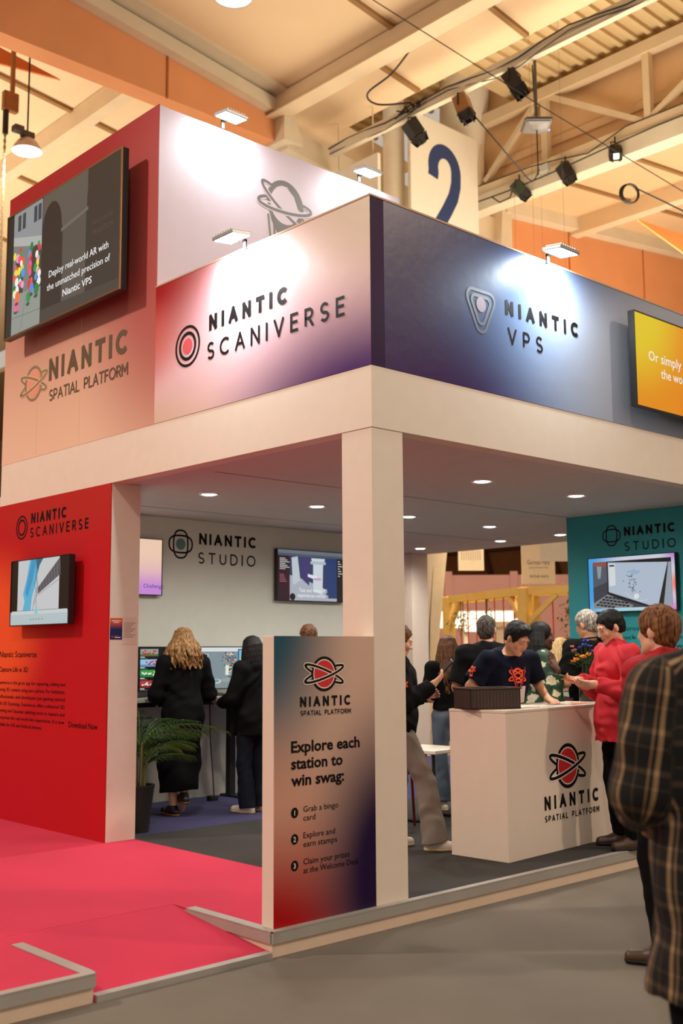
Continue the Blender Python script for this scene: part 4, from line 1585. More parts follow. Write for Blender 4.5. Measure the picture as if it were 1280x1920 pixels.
# ================================================================== SCREENS
m_bezel = M('tv_black_plastic', (22, 20, 20), 0.35, var=0.02)
m_bronze = M('tv_bronze_edge', (120, 84, 48), 0.35, 0.6, var=0.02)
m_brkt = M('bracket_black', (14, 13, 13), 0.6, var=0)
TXT = emis('screen_text_white', (235, 235, 235), 1.0)


def tv(name, label, cat, loc, w, h, rz, wall_gap, draw, bezel=0.012, bez=None, depth=0.05, bracket=True, group=None, base=None, bname='bracket'):
    """loc = middle of the screen's front face"""
    t = thing(name, loc, label, cat, group, rz)
    bm = BM()
    box(bm, (-w / 2, 0.0, -h / 2), (w / 2, depth, h / 2), bev=0.004)
    build('casing', bm, [m_bezel], t)
    bm = BM()
    b = bezel
    for lo, hi in (((-w / 2, -0.006, -h / 2), (w / 2, 0.004, -h / 2 + b)), ((-w / 2, -0.006, h / 2 - b), (w / 2, 0.004, h / 2)), ((-w / 2, -0.006, -h / 2 + b), (-w / 2 + b, 0.004, h / 2 - b)), ((w / 2 - b, -0.006, -h / 2 + b), (w / 2, 0.004, h / 2 - b))):
        box(bm, lo, hi)
    build('bezel', bm, [bez or m_bezel], t)
    if bracket:
        bm = BM()
        g = wall_gap
        box(bm, (-w * 0.22, depth, -h * 0.30), (w * 0.22, depth + 0.02, h * 0.30))
        if g > depth + 0.03:
            box(bm, (-0.09, depth + 0.02, -0.12), (0.09, g - 0.004, 0.12))
            box(bm, (-w * 0.2, g - 0.02, -h * 0.28), (w * 0.2, g - 0.003, h * 0.28))
        build(bname, bm, [m_brkt], t)
    a = Art((-w / 2 + b, -0.0005, -h / 2 + b), (1, 0, 0), (0, 0, 1), 0.0)
    draw(a, w - 2 * b, h - 2 * b)
    a.done('screen', t)
    return t


def e8(rgb, k=0.8):
    return emis('px_%d_%d_%d_%d' % (*rgb, int(k * 100)), rgb, k)


def draw_plaza(a, W, H):
    rnd = random.Random(5)
    X = lambda u: u * W
    Y = lambda v: v * H
    a.rect(0, 0, W, H, e8((14, 10, 9)))
    # bright picture at the left
    a.rect(X(.06), 0, X(.335), H, e8((128, 132, 130)))
    a.poly([(X(.06), Y(.80)), (X(.335), Y(.66)), (X(.335), H), (X(.06), H)], e8((150, 156, 158)))
    a.poly([(X(.06), Y(.74)), (X(.335), Y(.62)), (X(.335), Y(.70)), (X(.06), Y(.81))], e8((186, 188, 184)))
    for u in (.10, .145, .255, .295):
        a.poly([(X(u), Y(.84)), (X(u + .03), Y(.84)), (X(u + .03), Y(.97)), (X(u), Y(.97))], e8((52, 60, 72)))
    for u0, u1 in ((.085, .165), (.225, .335)):
        c = (u0 + u1) / 2
        a.poly([(X(u0), Y(.28)), (X(u1), Y(.28)), (X(u1), Y(.55))] + [(X(c + (u1 - u0) / 2 * math.cos(q)), Y(.55 + .10 * math.sin(q))) for q in [PI * k / 10 for k in range(1, 10)]] + [(X(u0), Y(.55))], e8((62, 52, 48)))
    a.poly([(X(.06), 0), (X(.335), 0), (X(.335), Y(.30)), (X(.06), Y(.33))], e8((150, 158, 150)))
    a.stroke([(X(.15), 0), (X(.20), Y(.31))], 0.006, e8((110, 116, 110)))
    a.stroke([(X(.06), Y(.14)), (X(.335), Y(.12))], 0.006, e8((110, 116, 110)))
    cols = [(226, 84, 150), (40, 150, 80), (236, 84, 40), (238, 222, 60), (70, 150, 226), (30, 120, 60), (240, 160, 190), (240, 240, 235), (214, 40, 50)]
    for cl, (u0, u1, v0, v1, n) in enumerate(((.075, .165, .30, .66, 26), (.215, .325, .30, .66, 24))):
        for k in range(n):
            u = rnd.uniform(u0, u1)
            v = v1 - (v1 - v0) * (k / n)
            r = rnd.uniform(.012, .019)
            a.ell(X(u), Y(v), X(r), Y(r * 2.1), e8(cols[rnd.randrange(9)], .95), n=14)
    for u, v, r, c in ((.11, .235, .026, (236, 96, 150)), (.115, .30, .022, (238, 110, 44)), (.225, .255, .021, (36, 140, 70)), (.30, .29, .023, (30, 120, 60)), (.255, .32, .019, (70, 140, 220))):
        a.ell(X(u - .004), Y(v - .055), X(r * .8), Y(.015), e8((70, 72, 68)), n=14)
        a.ell(X(u), Y(v), X(r), Y(r * 2.1), e8(c, .95), n=16)
    # dim arcade at the right
    a.rect(X(.345), 0, W, H, e8((44, 34, 28)))
    a.rect(X(.53), Y(0), X(.73), H, e8((86, 78, 70)))
    a.poly([(X(.345), Y(.0)), (X(.52), Y(.0)), (X(.52), Y(.70))] + [(X(.43 + .09 * math.cos(q)), Y(.70 + .22 * math.sin(q))) for q in [PI * k / 10 for k in range(1, 10)]] + [(X(.345), Y(.70))], e8((34, 20, 14)))
    a.poly([(X(.345), Y(.93)), (X(.345), H), (X(.74), H), (X(.74), Y(.70)), (X(.70), Y(.72)), (X(.53), Y(.66)), (X(.52), Y(.70))] + [(X(.43 + .09 * math.cos(q)), Y(.70 + .22 * math.sin(q))) for q in [PI * k / 10 for k in range(0, 10)]], e8((94, 86, 78)))
    a.poly([(X(.735), 0), (W, 0), (W, H), (X(.80), H), (X(.75), Y(.93)), (X(.735), Y(.8))], e8((48, 36, 28)))
    a.poly([(X(.515), Y(.635)), (X(.745), Y(.69)), (X(.745), Y(.72)), (X(.515), Y(.665))], e8((112, 104, 94)))
    a.text('FRESH ROASTED', X(.78), Y(.55), 0.035, e8((84, 62, 46)), X(.17))
    a.text('TRADITION', X(.78), Y(.475), 0.045, e8((84, 62, 46)), X(.17))
    a.text('SIGNING', X(.40), Y(.50), 0.040, e8((60, 46, 36)), X(.10))
    a.poly([(X(.345), 0), (W, 0), (W, Y(.07)), (X(.345), Y(.10))], e8((62, 54, 46)))
    a.text('Deploy real-world AR with', X(.665), Y(.325), 0.062, TXT, X(.50), 0.004, 'C')
    a.text('the unmatched precision of', X(.665), Y(.225), 0.062, TXT, X(.53), 0.004, 'C')
    a.text('Niantic VPS', X(.665), Y(.125), 0.062, TXT, X(.245), 0.010, 'C')


tv('wall_television', 'big bronze-edged screen of balloons in a plaza on the upper red wall', 'television', (-0.19, 3.605, 5.02), 1.99, 1.18, -PI / 2, 0.183, draw_plaza, 0.016, m_bronze, 0.06)


def draw_bridge(a, W, H):
    X = lambda u: u * W
    Y = lambda v: v * H
    a.rect(0, 0, W, H, e8((10, 9, 9)))
    a.rect(X(.12), Y(.22), X(.84), H, e8((206, 208, 210), .85))
    a.rect(0, 0, W, Y(.20), e8((188, 202, 206), .85))
    a.rect(X(.02), Y(.16), X(.98), Y(.215), e8((206, 216, 218), .85))
    a.poly([(X(.33), H), (X(.50), H), (X(.47), Y(.80)), (X(.44), Y(.62)), (X(.38), Y(.42)), (X(.36), Y(.22)), (X(.22), Y(.22)), (X(.25), Y(.36)), (X(.22), Y(.48)), (X(.28), Y(.72))], e8((86, 178, 214), .9))
    a.poly([(X(.36), H), (X(.44), H), (X(.39), Y(.7)), (X(.30), Y(.42)), (X(.26), Y(.50)), (X(.31), Y(.75))], e8((60, 150, 196), .9))
    a.poly([(X(.44), H), (X(.56), H), (X(.50), Y(.90)), (X(.47), Y(.78))], e8((40, 104, 132), .9))
    a.poly([(X(.84), Y(.98)), (X(.84), Y(.72)), (X(.48), Y(.46)), (X(.48), Y(.56))], e8((92, 90, 96), .8))
    for k in range(9):
        u = .48 + .36 * k / 8
        a.stroke([(X(u), Y(.56 + .42 * k / 8)), (X(u + .02), Y(.47 + .25 * k / 8))], 0.004, e8((150, 150, 154), .8))
    a.stroke([(X(.84), Y(.66)), (X(.48), Y(.44))], 0.003, e8((80, 80, 84), .8))
    for pts in ([(.40, .22), (.43, .42), (.47, .60), (.44, .76), (.47, .98)], [(.47, .22), (.45, .40), (.48, .56), (.46, .74), (.44, .98)], [(.42, .30), (.47, .46), (.42, .62), (.47, .80)]):
        a.stroke([(X(u), Y(v)) for u, v in pts], 0.005, e8((70, 74, 78), .8))
    a.rect(X(.44), Y(.16), X(.49), Y(.24), e8((120, 210, 206), .9))
    for k in range(5):
        a.rect(X(.36 + .05 * k), Y(.07), X(.375 + .05 * k), Y(.09), e8((120, 130, 134), .8))


tv('wall_television', 'black screen showing a blue bridge scan on the red wall', 'television', (-0.112, 3.948, 2.113), 1.035, 0.575, -PI / 2, 0.105, draw_bridge, 0.008)


def draw_orange(a, W, H):
    a.rect(0, 0, W, H, blob_material('orange_screen', (226, 140, 24), [((-0.7, 0, 0.4), (0.9, 9, 0.8), (226, 196, 36), 1.0), ((0.7, 0, -0.4), (0.9, 9, 0.6), (222, 84, 18), 0.8)], 0.3, 0.95, 0))
    a.text('Or simply travel', W * .44, H * .52, 0.082, TXT, 0.80, 0.004, 'C')
    a.text('the world', W * .44, H * .36, 0.082, TXT, 0.45, 0.004, 'C')


tv('wall_television', 'black screen with white words on an orange picture, on the blue fascia', 'television', (3.395, -0.155, 3.842), 1.36, 0.765, 0.0, 0.146, draw_orange, 0.010, None, 0.05)


def draw_pink(a, W, H):
    a.rect(0, 0, W, H, blob_material('pink_screen', (226, 176, 190), [((0, 0, 0.3), (9, 9, 0.45), (240, 206, 176), 0.9), ((0, 0, -0.32), (9, 9, 0.3), (196, 130, 214), 0.9)], 0.3, 0.95, 0))
    a.text('Challenge', W * .79, H * .12, 0.040, e8((74, 50, 160), .9), 0.235, 0.004)


tv('wall_television', 'screen with a pale pink picture on the back wall, half hidden by the red wall', 'television', (1.058, 4.60, 2.434), 1.015, 0.565, 0.0, 0.058, draw_pink, 0.008)


def draw_editor(a, W, H):
    X = lambda u: u * W
    Y = lambda v: v * H
    a.rect(0, 0, W, H, e8((26, 20, 26)))
    a.rect(0, Y(.93), W, H, e8((120, 128, 140), .7))
    a.rect(0, Y(.88), W, Y(.93), e8((86, 98, 116), .7))
    a.rect(0, 0, X(.175), Y(.88), e8((52, 22, 34)))
    a.rect(X(.175), 0, X(.88), Y(.88), e8((54, 62, 104), .8))
    a.poly([(X(.175), Y(.0)), (X(.88), 0), (X(.88), Y(.12)), (X(.62), Y(.30)), (X(.30), Y(.46)), (X(.175), Y(.50))], e8((176, 182, 196), .85))
    a.poly([(X(.20), Y(.85)), (X(.29), Y(.88)), (X(.33), Y(.40)), (X(.22), Y(.30))], e8((196, 206, 214), .85))
    a.poly([(X(.33), Y(.86)), (X(.46), Y(.88)), (X(.46), Y(.30)), (X(.36), Y(.42))], e8((66, 58, 116), .8))
    a.poly([(X(.49), Y(.86)), (X(.70), Y(.86)), (X(.67), Y(.72)), (X(.66), Y(.12)), (X(.52), Y(.2)), (X(.52), Y(.72))], e8((206, 216, 222), .9))
    a.rect(X(.48), Y(.74), X(.71), Y(.80), e8((180, 192, 204), .85))
    a.poly([(X(.44), Y(.54)), (X(.58), Y(.50)), (X(.58), Y(.42)), (X(.44), Y(.48))], e8((226, 232, 236), .9))
    a.rect(X(.53), Y(.42), X(.64), Y(.46), e8((206, 150, 190), .85))
    a.rect(X(.71), Y(.06), X(.88), Y(.86), e8((40, 64, 116), .8))
    a.rect(X(.88), 0, W, Y(.88), e8((30, 24, 30)))
    for k in range(7):
        a.rect(X(.03), Y(.82 - k * .035), X(.03 + .08 + .03 * (k % 3)), Y(.83 - k * .035), TXT)
        a.rect(X(.90), Y(.82 - k * .05), X(.90 + .03 + .02 * (k % 3)), Y(.832 - k * .05), TXT)
    for k in range(5):
        a.rect(X(.03), Y(.50 - k * .035), X(.09 + .01 * k), Y(.51 - k * .035), e8((200, 120, 130)))
    a.text('Test and refine VPS', X(.52), Y(.17), 0.042, TXT, X(.42), 0.003, 'C')
    a.text('experiences remotely', X(.52), Y(.07), 0.042, TXT, X(.46), 0.003, 'C')
    a.ell(X(.215), Y(.07), X(.04), Y(.07), e8((20, 18, 24)))


tv('wall_television', 'screen with a dark editor window on the back wall, partly behind the corner pillar', 'television', (3.562, 4.60, 2.43), 1.015, 0.573, 0.0, 0.058, draw_editor, 0.008)


def draw_laptop(a, W, H):
    X = lambda u: u * W
    Y = lambda v: v * H
    a.rect(0, 0, W, H, blob_material('rainbow_screen', (206, 206, 220), [((-0.6, 0, 0.1), (0.55, 9, 0.9), (64, 160, 226), 1.0), ((0.55, 0, 0.4), (0.3, 9, 0.3), (176, 70, 206), 1.0), ((0.55, 0, -0.02), (0.16, 9, 0.16), (250, 92, 40), 1.0), ((0.55, 0, -0.4), (0.5, 9, 0.3), (216, 90, 190), 1.0), ((-0.1, 0, -0.4), (0.6, 9, 0.25), (130, 214, 226), 0.9)], 0.3, 0.95, 0))
    a.rect(X(.05), Y(.06), X(.96), Y(.93), e8((60, 64, 74), .8))
    a.poly([(X(.05), Y(.93)), (X(.22), Y(.93)), (X(.22), Y(.83)), (X(.05), Y(.86))], e8((150, 86, 74), .8))
    a.poly([(X(.05), Y(.86)), (X(.22), Y(.83)), (X(.22), Y(.55)), (X(.05), Y(.45))], e8((84, 94, 108), .8))
    a.poly([(X(.10), Y(.85)), (X(.16), Y(.84)), (X(.14), Y(.62)), (X(.11), Y(.62))], e8((150, 160, 172), .8))
    a.poly([(X(.22), Y(.93)), (X(.96), Y(.93)), (X(.86), Y(.07)), (X(.66), Y(.07)), (X(.22), Y(.32))], e8((16, 16, 18)))
    a.poly([(X(.235), Y(.91)), (X(.92), Y(.85)), (X(.80), Y(.08)), (X(.70), Y(.09)), (X(.235), Y(.36))], e8((176, 190, 208), .9))
    a.poly([(X(.245), Y(.89)), (X(.32), Y(.885)), (X(.32), Y(.48)), (X(.245), Y(.46))], e8((214, 220, 222), .9))
    a.rect(X(.25), Y(.83), X(.31), Y(.86), e8((40, 40, 44)))
    a.poly([(X(.05), Y(.16)), (X(.22), Y(.32)), (X(.52), Y(.10)), (X(.50), Y(.06)), (X(.05), Y(.06))], e8((140, 142, 146), .8))
    for r in range(4):
        for c in range(8):
            u = .075 + .045 * c + .035 * r
            v = .12 + .045 * r - .012 * c + .0
            if u < .50 - .02 * r and v > .065:
                a.poly([(X(u), Y(v)), (X(u + .036), Y(v - .012)), (X(u + .055), Y(v + .020)), (X(u + .02), Y(v + .032))], e8((26, 30, 40)))
    rnd = random.Random(2)
    for k in range(34):
        u = rnd.gauss(.52, .028)
        v = rnd.uniform(.32, .66)
        a.ell(X(u + (.5 - v) * .10), Y(v), X(.006), Y(.012), e8((60, 66, 84), .8), n=7)
    for k in range(8):
        a.ell(X(rnd.gauss(.55, .03)), Y(rnd.gauss(.72, .03)), X(.022), Y(.02), e8((150, 176, 206), .9), n=10)
    a.ell(X(.56), Y(.26), X(.03), Y(.05), e8((226, 226, 226), .9), n=12)
    a.stroke([(X(.43), Y(.34)), (X(.50), Y(.24)), (X(.60), Y(.17)), (X(.69), Y(.19))], 0.005, e8((206, 216, 226), .9))
    a.poly([(X(.93), Y(.85)), (X(.96), Y(.85)), (X(.96), Y(.06)), (X(.86), Y(.06))], e8((150, 160, 176), .9))


tv('wall_television', 'screen showing an open laptop in a rainbow border, on the teal wall', 'television', (4.79, 1.27, 2.233), 0.985, 0.55, -PI / 2, 0.058, draw_laptop, 0.008)

# ================================================================== LAMPS OF THE STAND
m_glow = emis('led_glow', (255, 255, 255), 30.0)
m_alum2 = M('lamp_grey_metal', (150, 150, 150), 0.4, 0.6, var=0.03)
COOL = (0.82, 0.95, 1.0)


def flood(loc, rz, label, energy):
    """a flat LED flood lamp on a short arm, shining back at the panel below it"""
    t = thing('flood_lamp', loc, label, 'lamp', None, rz)
    q = Matrix.Rotation(math.radians(7), 4, 'X')
    bm = BM(); box(bm, (-0.115, -0.085, -0.014), (0.115, 0.085, 0.014), bev=0.005, mat=q)
    for k in range(7):
        box(bm, (-0.09 + k * 0.028, -0.07, 0.012), (-0.082 + k * 0.028, 0.07, 0.03), mat=q)
    build('housing', bm, [m_alum2], t)
    bm = BM(); box(bm, (-0.102, -0.072, -0.018), (0.102, 0.072, -0.013), mat=q); build('diffuser', bm, [m_glow], t)
    bm = BM(); box(bm, (-0.015, 0.06, -0.010), (0.015, 0.125, 0.006)); box(bm, (-0.015, 0.112, -0.06), (0.015, 0.124, 0.006)); build('arm', bm, [m_brkt], t)
    light('flood_light', 'AREA', (0, -0.02, -0.035), (0, 0.16, -0.62), energy, COOL, 0.17, None, 1.0, t)
    return t


flood((0.62, 2.255, 6.005), 0.0, 'flat white flood lamp at the top left of the tall white box', 15)
flood((2.20, 2.255, 6.005), 0.0, 'flat white flood lamp at the far top end of the tall white box', 15)
flood((-0.14, 1.235, 4.475), -PI / 2, 'flat white flood lamp above the red and purple fascia panel', 34)
flood((1.81, -0.14, 4.475), 0.0, 'flat white flood lamp above the navy and blue fascia panel', 38)

dl0 = None
DL = [(0.97, 3.0, 'near the back wall, nearest the red wall'), (2.22, 3.0, 'over the desk, left of the corner pillar'), (2.2, 0.97, 'over the left end of the counter'), (3.49, 0.97, 'in front of the teal wall'), (3.47, 3.0, 'right beside the corner pillar'),
      (4.82, 3.05, 'in the middle of the ceiling behind the counter'), (6.14, 3.06, 'close to the top corner of the teal wall'), (6.16, 5.35, 'farthest, above the pale far pillar'), (6.18, 4.0, 'at the far edge of the ceiling')]
for x, y, wh in DL:
    t = thing('ceiling_downlight', (x, y, 2.95), 'round recessed white downlight ' + wh, 'lamp', 'downlights in the ceiling of the stand')
    bm = BM(); lathe(bm, [(0.062, -0.004), (0.085, -0.010), (0.092, -0.002), (0.092, 0.002), (0.062, 0.002)], 28); build('ring', bm, [M('lamp_ring_white', (226, 222, 216), 0.4, var=0)], t, smooth='auto')
    bm = BM(); lathe(bm, [(0.0, -0.012), (0.05, -0.010), (0.068, -0.003), (0.068, 0.0), (0, 0.0)], 28); build('diffuser', bm, [emis('downlight_glow', (255, 248, 240), 14.0)], t, smooth='auto')
    light('downlight_light', 'SPOT', (0, 0, -0.03), (0, 0, -2), 88, (1.0, 0.96, 0.88), 0.05, 2.95, 0.9, t)

# ================================================================== COUNTER AND WHAT LIES ON IT
CA = math.radians(3.7)
t = thing('reception_counter', (2.314, 0.577, PZ), 'white reception counter with a red planet logo on its front', 'counter', None, CA)
m_counter = M('counter_white', (224, 206, 190), 0.5, var=0.015)
bm = BM(); box(bm, (-0.765, -0.25, 0.0), (0.765, 0.25, 1.02), bev=0.004); build('body', bm, [m_counter], t)
bm = BM(); box(bm, (-0.768, -0.253, 1.02), (0.768, 0.253, 1.04), bev=0.003); build('worktop', bm, [M('counter_top', (214, 200, 182), 0.45, var=0.015)], t)
a = Art((-0.765, -0.25, -0.13), (1, 0, 0), (0, 0, 1)); planet_logo(a, 0.785, 0.732, 0.165, INK, REDV, PALEV); a.done('logo', t)
a = Art((-0.765, -0.25, -0.13), (1, 0, 0), (0, 0, 1)); a.caps('NIANTIC', 0.458, 1.212, 0.435, 0.535, 0.024, INK); a.caps('SPATIAL PLATFORM', 0.458, 1.212, 0.352, 0.397, 0.0085, INK); a.done('lettering', t)
CT = 1.17


def crate(loc, w, d, hh, rz, label):
    t = thing('plastic_crate', loc, label, 'crate', None, rz)
    mb = M('crate_dark_plastic', (62, 46, 40), 0.5, var=0.05)
    bm = BM()
    th = 0.012
    box(bm, (-w / 2, -d / 2, 0), (w / 2, d / 2, th))
    for lo, hi in (((-w / 2, -d / 2, 0), (w / 2, -d / 2 + th, hh)), ((-w / 2, d / 2 - th, 0), (w / 2, d / 2, hh)), ((-w / 2, -d / 2, 0), (-w / 2 + th, d / 2, hh)), ((w / 2 - th, -d / 2, 0), (w / 2, d / 2, hh))):
        box(bm, lo, hi, bev=0.003)
    build('body', bm, [mb], t)
    bm = BM()
    for k in range(14):
        x = -w / 2 + 0.03 + k * (w - 0.06) / 13
        box(bm, (x - 0.004, -d / 2 - 0.003, 0.02), (x + 0.004, -d / 2 + 0.001, hh - 0.03))
    for z in (0.05, 0.09):
        box(bm, (-w / 2 + 0.02, -d / 2 - 0.003, z), (w / 2 - 0.02, -d / 2 + 0.001, z + 0.005))
    build('ribs', bm, [M('crate_rib', (74, 56, 48), 0.5, var=0.05)], t)
    bm = BM()
    for lo, hi in (((-w / 2 - .008, -d / 2 - .008, hh - .012), (w / 2 + .008, -d / 2 + .014, hh)), ((-w / 2 - .008, d / 2 - .014, hh - .012), (w / 2 + .008, d / 2 + .008, hh)), ((-w / 2 - .008, -d / 2, hh - .012), (-w / 2 + .014, d / 2, hh)), ((w / 2 - .014, -d / 2, hh - .012), (w / 2 + .008, d / 2, hh))):
        box(bm, lo, hi, bev=0.002)
    build('rim', bm, [mb], t)


crate((1.725, 0.575, CT), 0.42, 0.25, 0.155, math.radians(-20), 'dark brown plastic crate on the left end of the white counter')
m_paper = M('white_paper', (232, 222, 208), 0.7, var=0.02)


def paper(loc, w, d, rz, label, mat=None, n=1, prints=None, cat='paper', name='paper_sheet', group=None):
    t = thing(name, loc, label, cat, group, rz)
    bm = BM()
    for k in range(n):
        box(bm, (-w / 2 + 0.003 * (k % 2), -d / 2, 0.0012 * k), (w / 2 + 0.003 * (k % 2), d / 2, 0.0012 * k + 0.001))
    build('sheet', bm, [mat or m_paper], t)
    if prints:
        a = Art((-w / 2, -d / 2, 0.0012 * n), (1, 0, 0), (0, 1, 0), 0.0008)
        prints(a, w, d)
        a.done('printing', t)
    return t


def pr_lines(a, w, d):
    for k in range(5):
        a.rect(w * .12, d * (.2 + .13 * k), w * (.5 + .07 * (k % 3)), d * (.2 + .13 * k) + 0.006, M('print_grey', (112, 106, 100), 0.7, var=0))


paper((1.98, 0.46, CT), 0.22, 0.15, CA - 0.3, 'small stack of white leaflets beside the dark plastic crate', n=8)
paper((2.22, 0.52, CT), 0.30, 0.21, CA + 0.05, 'printed white sheet lying on the counter before the man in navy', prints=pr_lines, n=2)
paper((2.53, 0.55, CT), 0.28, 0.20, CA - 0.1, 'printed bingo sheet with a dark picture on the counter top', prints=lambda a, w, d: (a.poly([(w * .1, d * .3), (w * .8, d * .2), (w * .9, d * .6), (w * .2, d * .7)], M('print_dark', (70, 66, 66), 0.7, var=0)), a.rect(w * .7, d * .65, w * .95, d * .8, M('print_red', (196, 60, 60), 0.7, var=0))))
paper((2.72, 0.47, CT + 0.001), 0.26, 0.07, CA + 0.02, 'orange leaflet lying flat on the counter top', mat=M('orange_card', (232, 104, 40), 0.6, var=0.02), n=2, name='leaflet', cat='leaflet')
paper((2.92, 0.50, CT), 0.20, 0.26, CA + 0.2, 'white leaflets lying under the flower vase end of the counter', n=5, prints=pr_lines)


def flower_vase(loc):
    t = thing('flower_vase', loc, 'dark green glass bottle vase standing on the right end of the counter', 'vase')
    gl = M('green_glass', (76, 96, 60), 0.05, var=0, trans=0.85)
    bm = BM(); lathe(bm, [(0, 0.0), (0.068, 0.0), (0.074, 0.012), (0.074, 0.20), (0.066, 0.228), (0.046, 0.246), (0.044, 0.30), (0.052, 0.306), (0.048, 0.312), (0.040, 0.30), (0.042, 0.25), (0.062, 0.224), (0.069, 0.198), (0.069, 0.014), (0, 0.012)], 28)
    build('glass', bm, [gl], t, smooth='auto')
    rnd = random.Random(11)
    st = M('stem_green', (58, 92, 40), 0.6, var=0.1)
    bouquet = thing('flower_bouquet', loc, 'mixed bouquet of blue, orange, pink and purple flowers in the green vase', 'flowers')
    kinds = [('blue_flower', (40, 70, 190)), ('orange_flower', (244, 150, 30)), ('pink_flower', (236, 150, 140)), ('purple_flower', (150, 50, 140)), ('yellow_flower', (236, 190, 50))]
    spots = [(-0.02, 0.0, 0.46, 0, .024), (0.0, 0.03, 0.50, 0, .026), (-0.05, 0.02, 0.44, 0, .022), (0.02, -0.02, 0.45, 0, .022), (-0.04, -0.04, 0.365, 1, .030), (-0.09, 0.0, 0.345, 1, .026), (-0.11, 0.03, 0.33, 1, .022), (-0.10, 0.02, 0.42, 2, .022), (-0.12, 0.0, 0.45, 2, .018), (0.05, -0.02, 0.41, 3, .024), (0.075, 0.0, 0.415, 3, .022), (0.09, 0.02, 0.39, 2, .022), (0.10, -0.03, 0.36, 2, .02), (0.12, 0.0, 0.345, 4, .02), (0.13, 0.02, 0.33, 1, .018), (-0.07, 0.05, 0.38, 4, .018), (0.03, 0.05, 0.39, 2, .02), (0.0, -0.05, 0.38, 1, .022)]
    c, s_ = math.cos(-0.75), math.sin(-0.75)
    for x, y, z, k, r in spots:
        p = Vector((x * c - y * s_, x * s_ + y * c, z))
        bm = BM(); tube(bm, [(p.x * 0.12, p.y * 0.12, 0.02), (p.x * 0.2, p.y * 0.2, 0.30), (p.x * 0.7, p.y * 0.7, z - 0.05), p], 0.0025, 5)
        sm = build('stem', bm, [st], bouquet)
        bm = BM()
        for q in range(9):
            a1 = 2 * PI * q / 9
            mt = Matrix.Translation(p) @ Matrix.Rotation(rnd.uniform(-.5, .5), 4, 'X') @ Matrix.Rotation(a1, 4, 'Z') @ Matrix.Translation((r * 0.55, 0, 0)) @ Matrix.Rotation(-0.6, 4, 'Y') @ Matrix.Diagonal((r * 0.6, r * 0.36, r * 0.16, 1))
            bmesh.ops.create_uvsphere(bm, u_segments=8, v_segments=5, radius=1, matrix=mt)
        bmesh.ops.create_uvsphere(bm, u_segments=8, v_segments=6, radius=r * 0.35, matrix=Matrix.Translation(p))
        build('flower_head', bm, [M(kinds[k][0], kinds[k][1], 0.6, var=0.15, scale=40)], sm, smooth=True)
    bm = BM()
    for k in range(26):
        a1 = rnd.uniform(0, 2 * PI)
        rr = rnd.uniform(0.03, 0.12)
        p = Vector((rr * math.cos(a1), rr * math.sin(a1), rnd.uniform(0.30, 0.40)))
        mt = Matrix.Translation(p) @ Matrix.Rotation(a1, 4, 'Z') @ Matrix.Rotation(rnd.uniform(-.9, .2), 4, 'Y') @ Matrix.Diagonal((0.03, 0.009, 0.002, 1))
        bmesh.ops.create_uvsphere(bm, u_segments=8, v_segments=5, radius=1, matrix=mt)
    build('leaves', bm, [M('leaf_dark_green', (44, 74, 34), 0.5, var=0.2)], bouquet, smooth=True)


flower_vase((3.04, 0.60, CT))

# ================================================================== DESK AT THE BACK WALL
t = thing('standing_desk', (1.75, 4.35, PZ), 'high grey desk along the back wall with a black metal frame', 'desk')
bm = BM(); box(bm, (-1.45, -0.30, 1.0), (1.45, 0.28, 1.035), bev=0.003); build('top', bm, [M('desk_top_grey', (176, 172, 164), 0.5, var=0.03)], t)
bm = BM(); box(bm, (-1.40, -0.24, 0.955), (1.40, -0.20, 1.0)); box(bm, (-1.40, 0.18, 0.955), (1.40, 0.22, 1.0)); build('frame', bm, [m_brkt], t)
for x in (-1.0, 0.60, 1.3):
    bm = BM(); box(bm, (x - 0.035, 0.10, 0.02), (x + 0.035, 0.17, 0.96)); build('leg', bm, [m_brkt], t)
    bm = BM(); box(bm, (x - 0.035, -0.26, 0.0), (x + 0.035, 0.27, 0.022), bev=0.004); build('foot', bm, [m_brkt], t)


def draw_list(a, W, H):
    a.rect(0, 0, W, H, e8((16, 14, 20)))
    cols = [((150, 160, 150), (196, 40, 40), (90, 110, 60)), ((150, 200, 230), (190, 60, 80), (90, 150, 190)), ((60, 160, 70), (236, 236, 220), (40, 120, 60)), ((180, 60, 60), (240, 220, 200), (120, 40, 50))]
    rnd = random.Random(4)
    for k, (bgc, fg, lo) in enumerate(cols):
        y1 = H * (0.97 - 0.245 * k)
        y0 = y1 - H * 0.17
        x0, x1 = W * 0.62, W * 0.90
        a.rect(x0, y0, x1, y1, e8(bgc, .9))
        a.rect(x0, y0, x1, y0 + (y1 - y0) * .3, e8(lo, .9))
        for q in range(9):
            a.ell(rnd.uniform(x0 + .02, x1 - .02), rnd.uniform(y0 + .02, y1 - .015), 0.012, 0.009, e8(fg, .9), n=9)
        a.rect(x0, y0 - 0.012, x0 + 0.05, y0 - 0.006, TXT)
        a.rect(x0, y0 - 0.024, x0 + 0.08, y0 - 0.018, e8((120, 120, 124)))
        x0 = W * .1
        a.rect(x0, y0, W * .55, y1, e8(lo, .8))


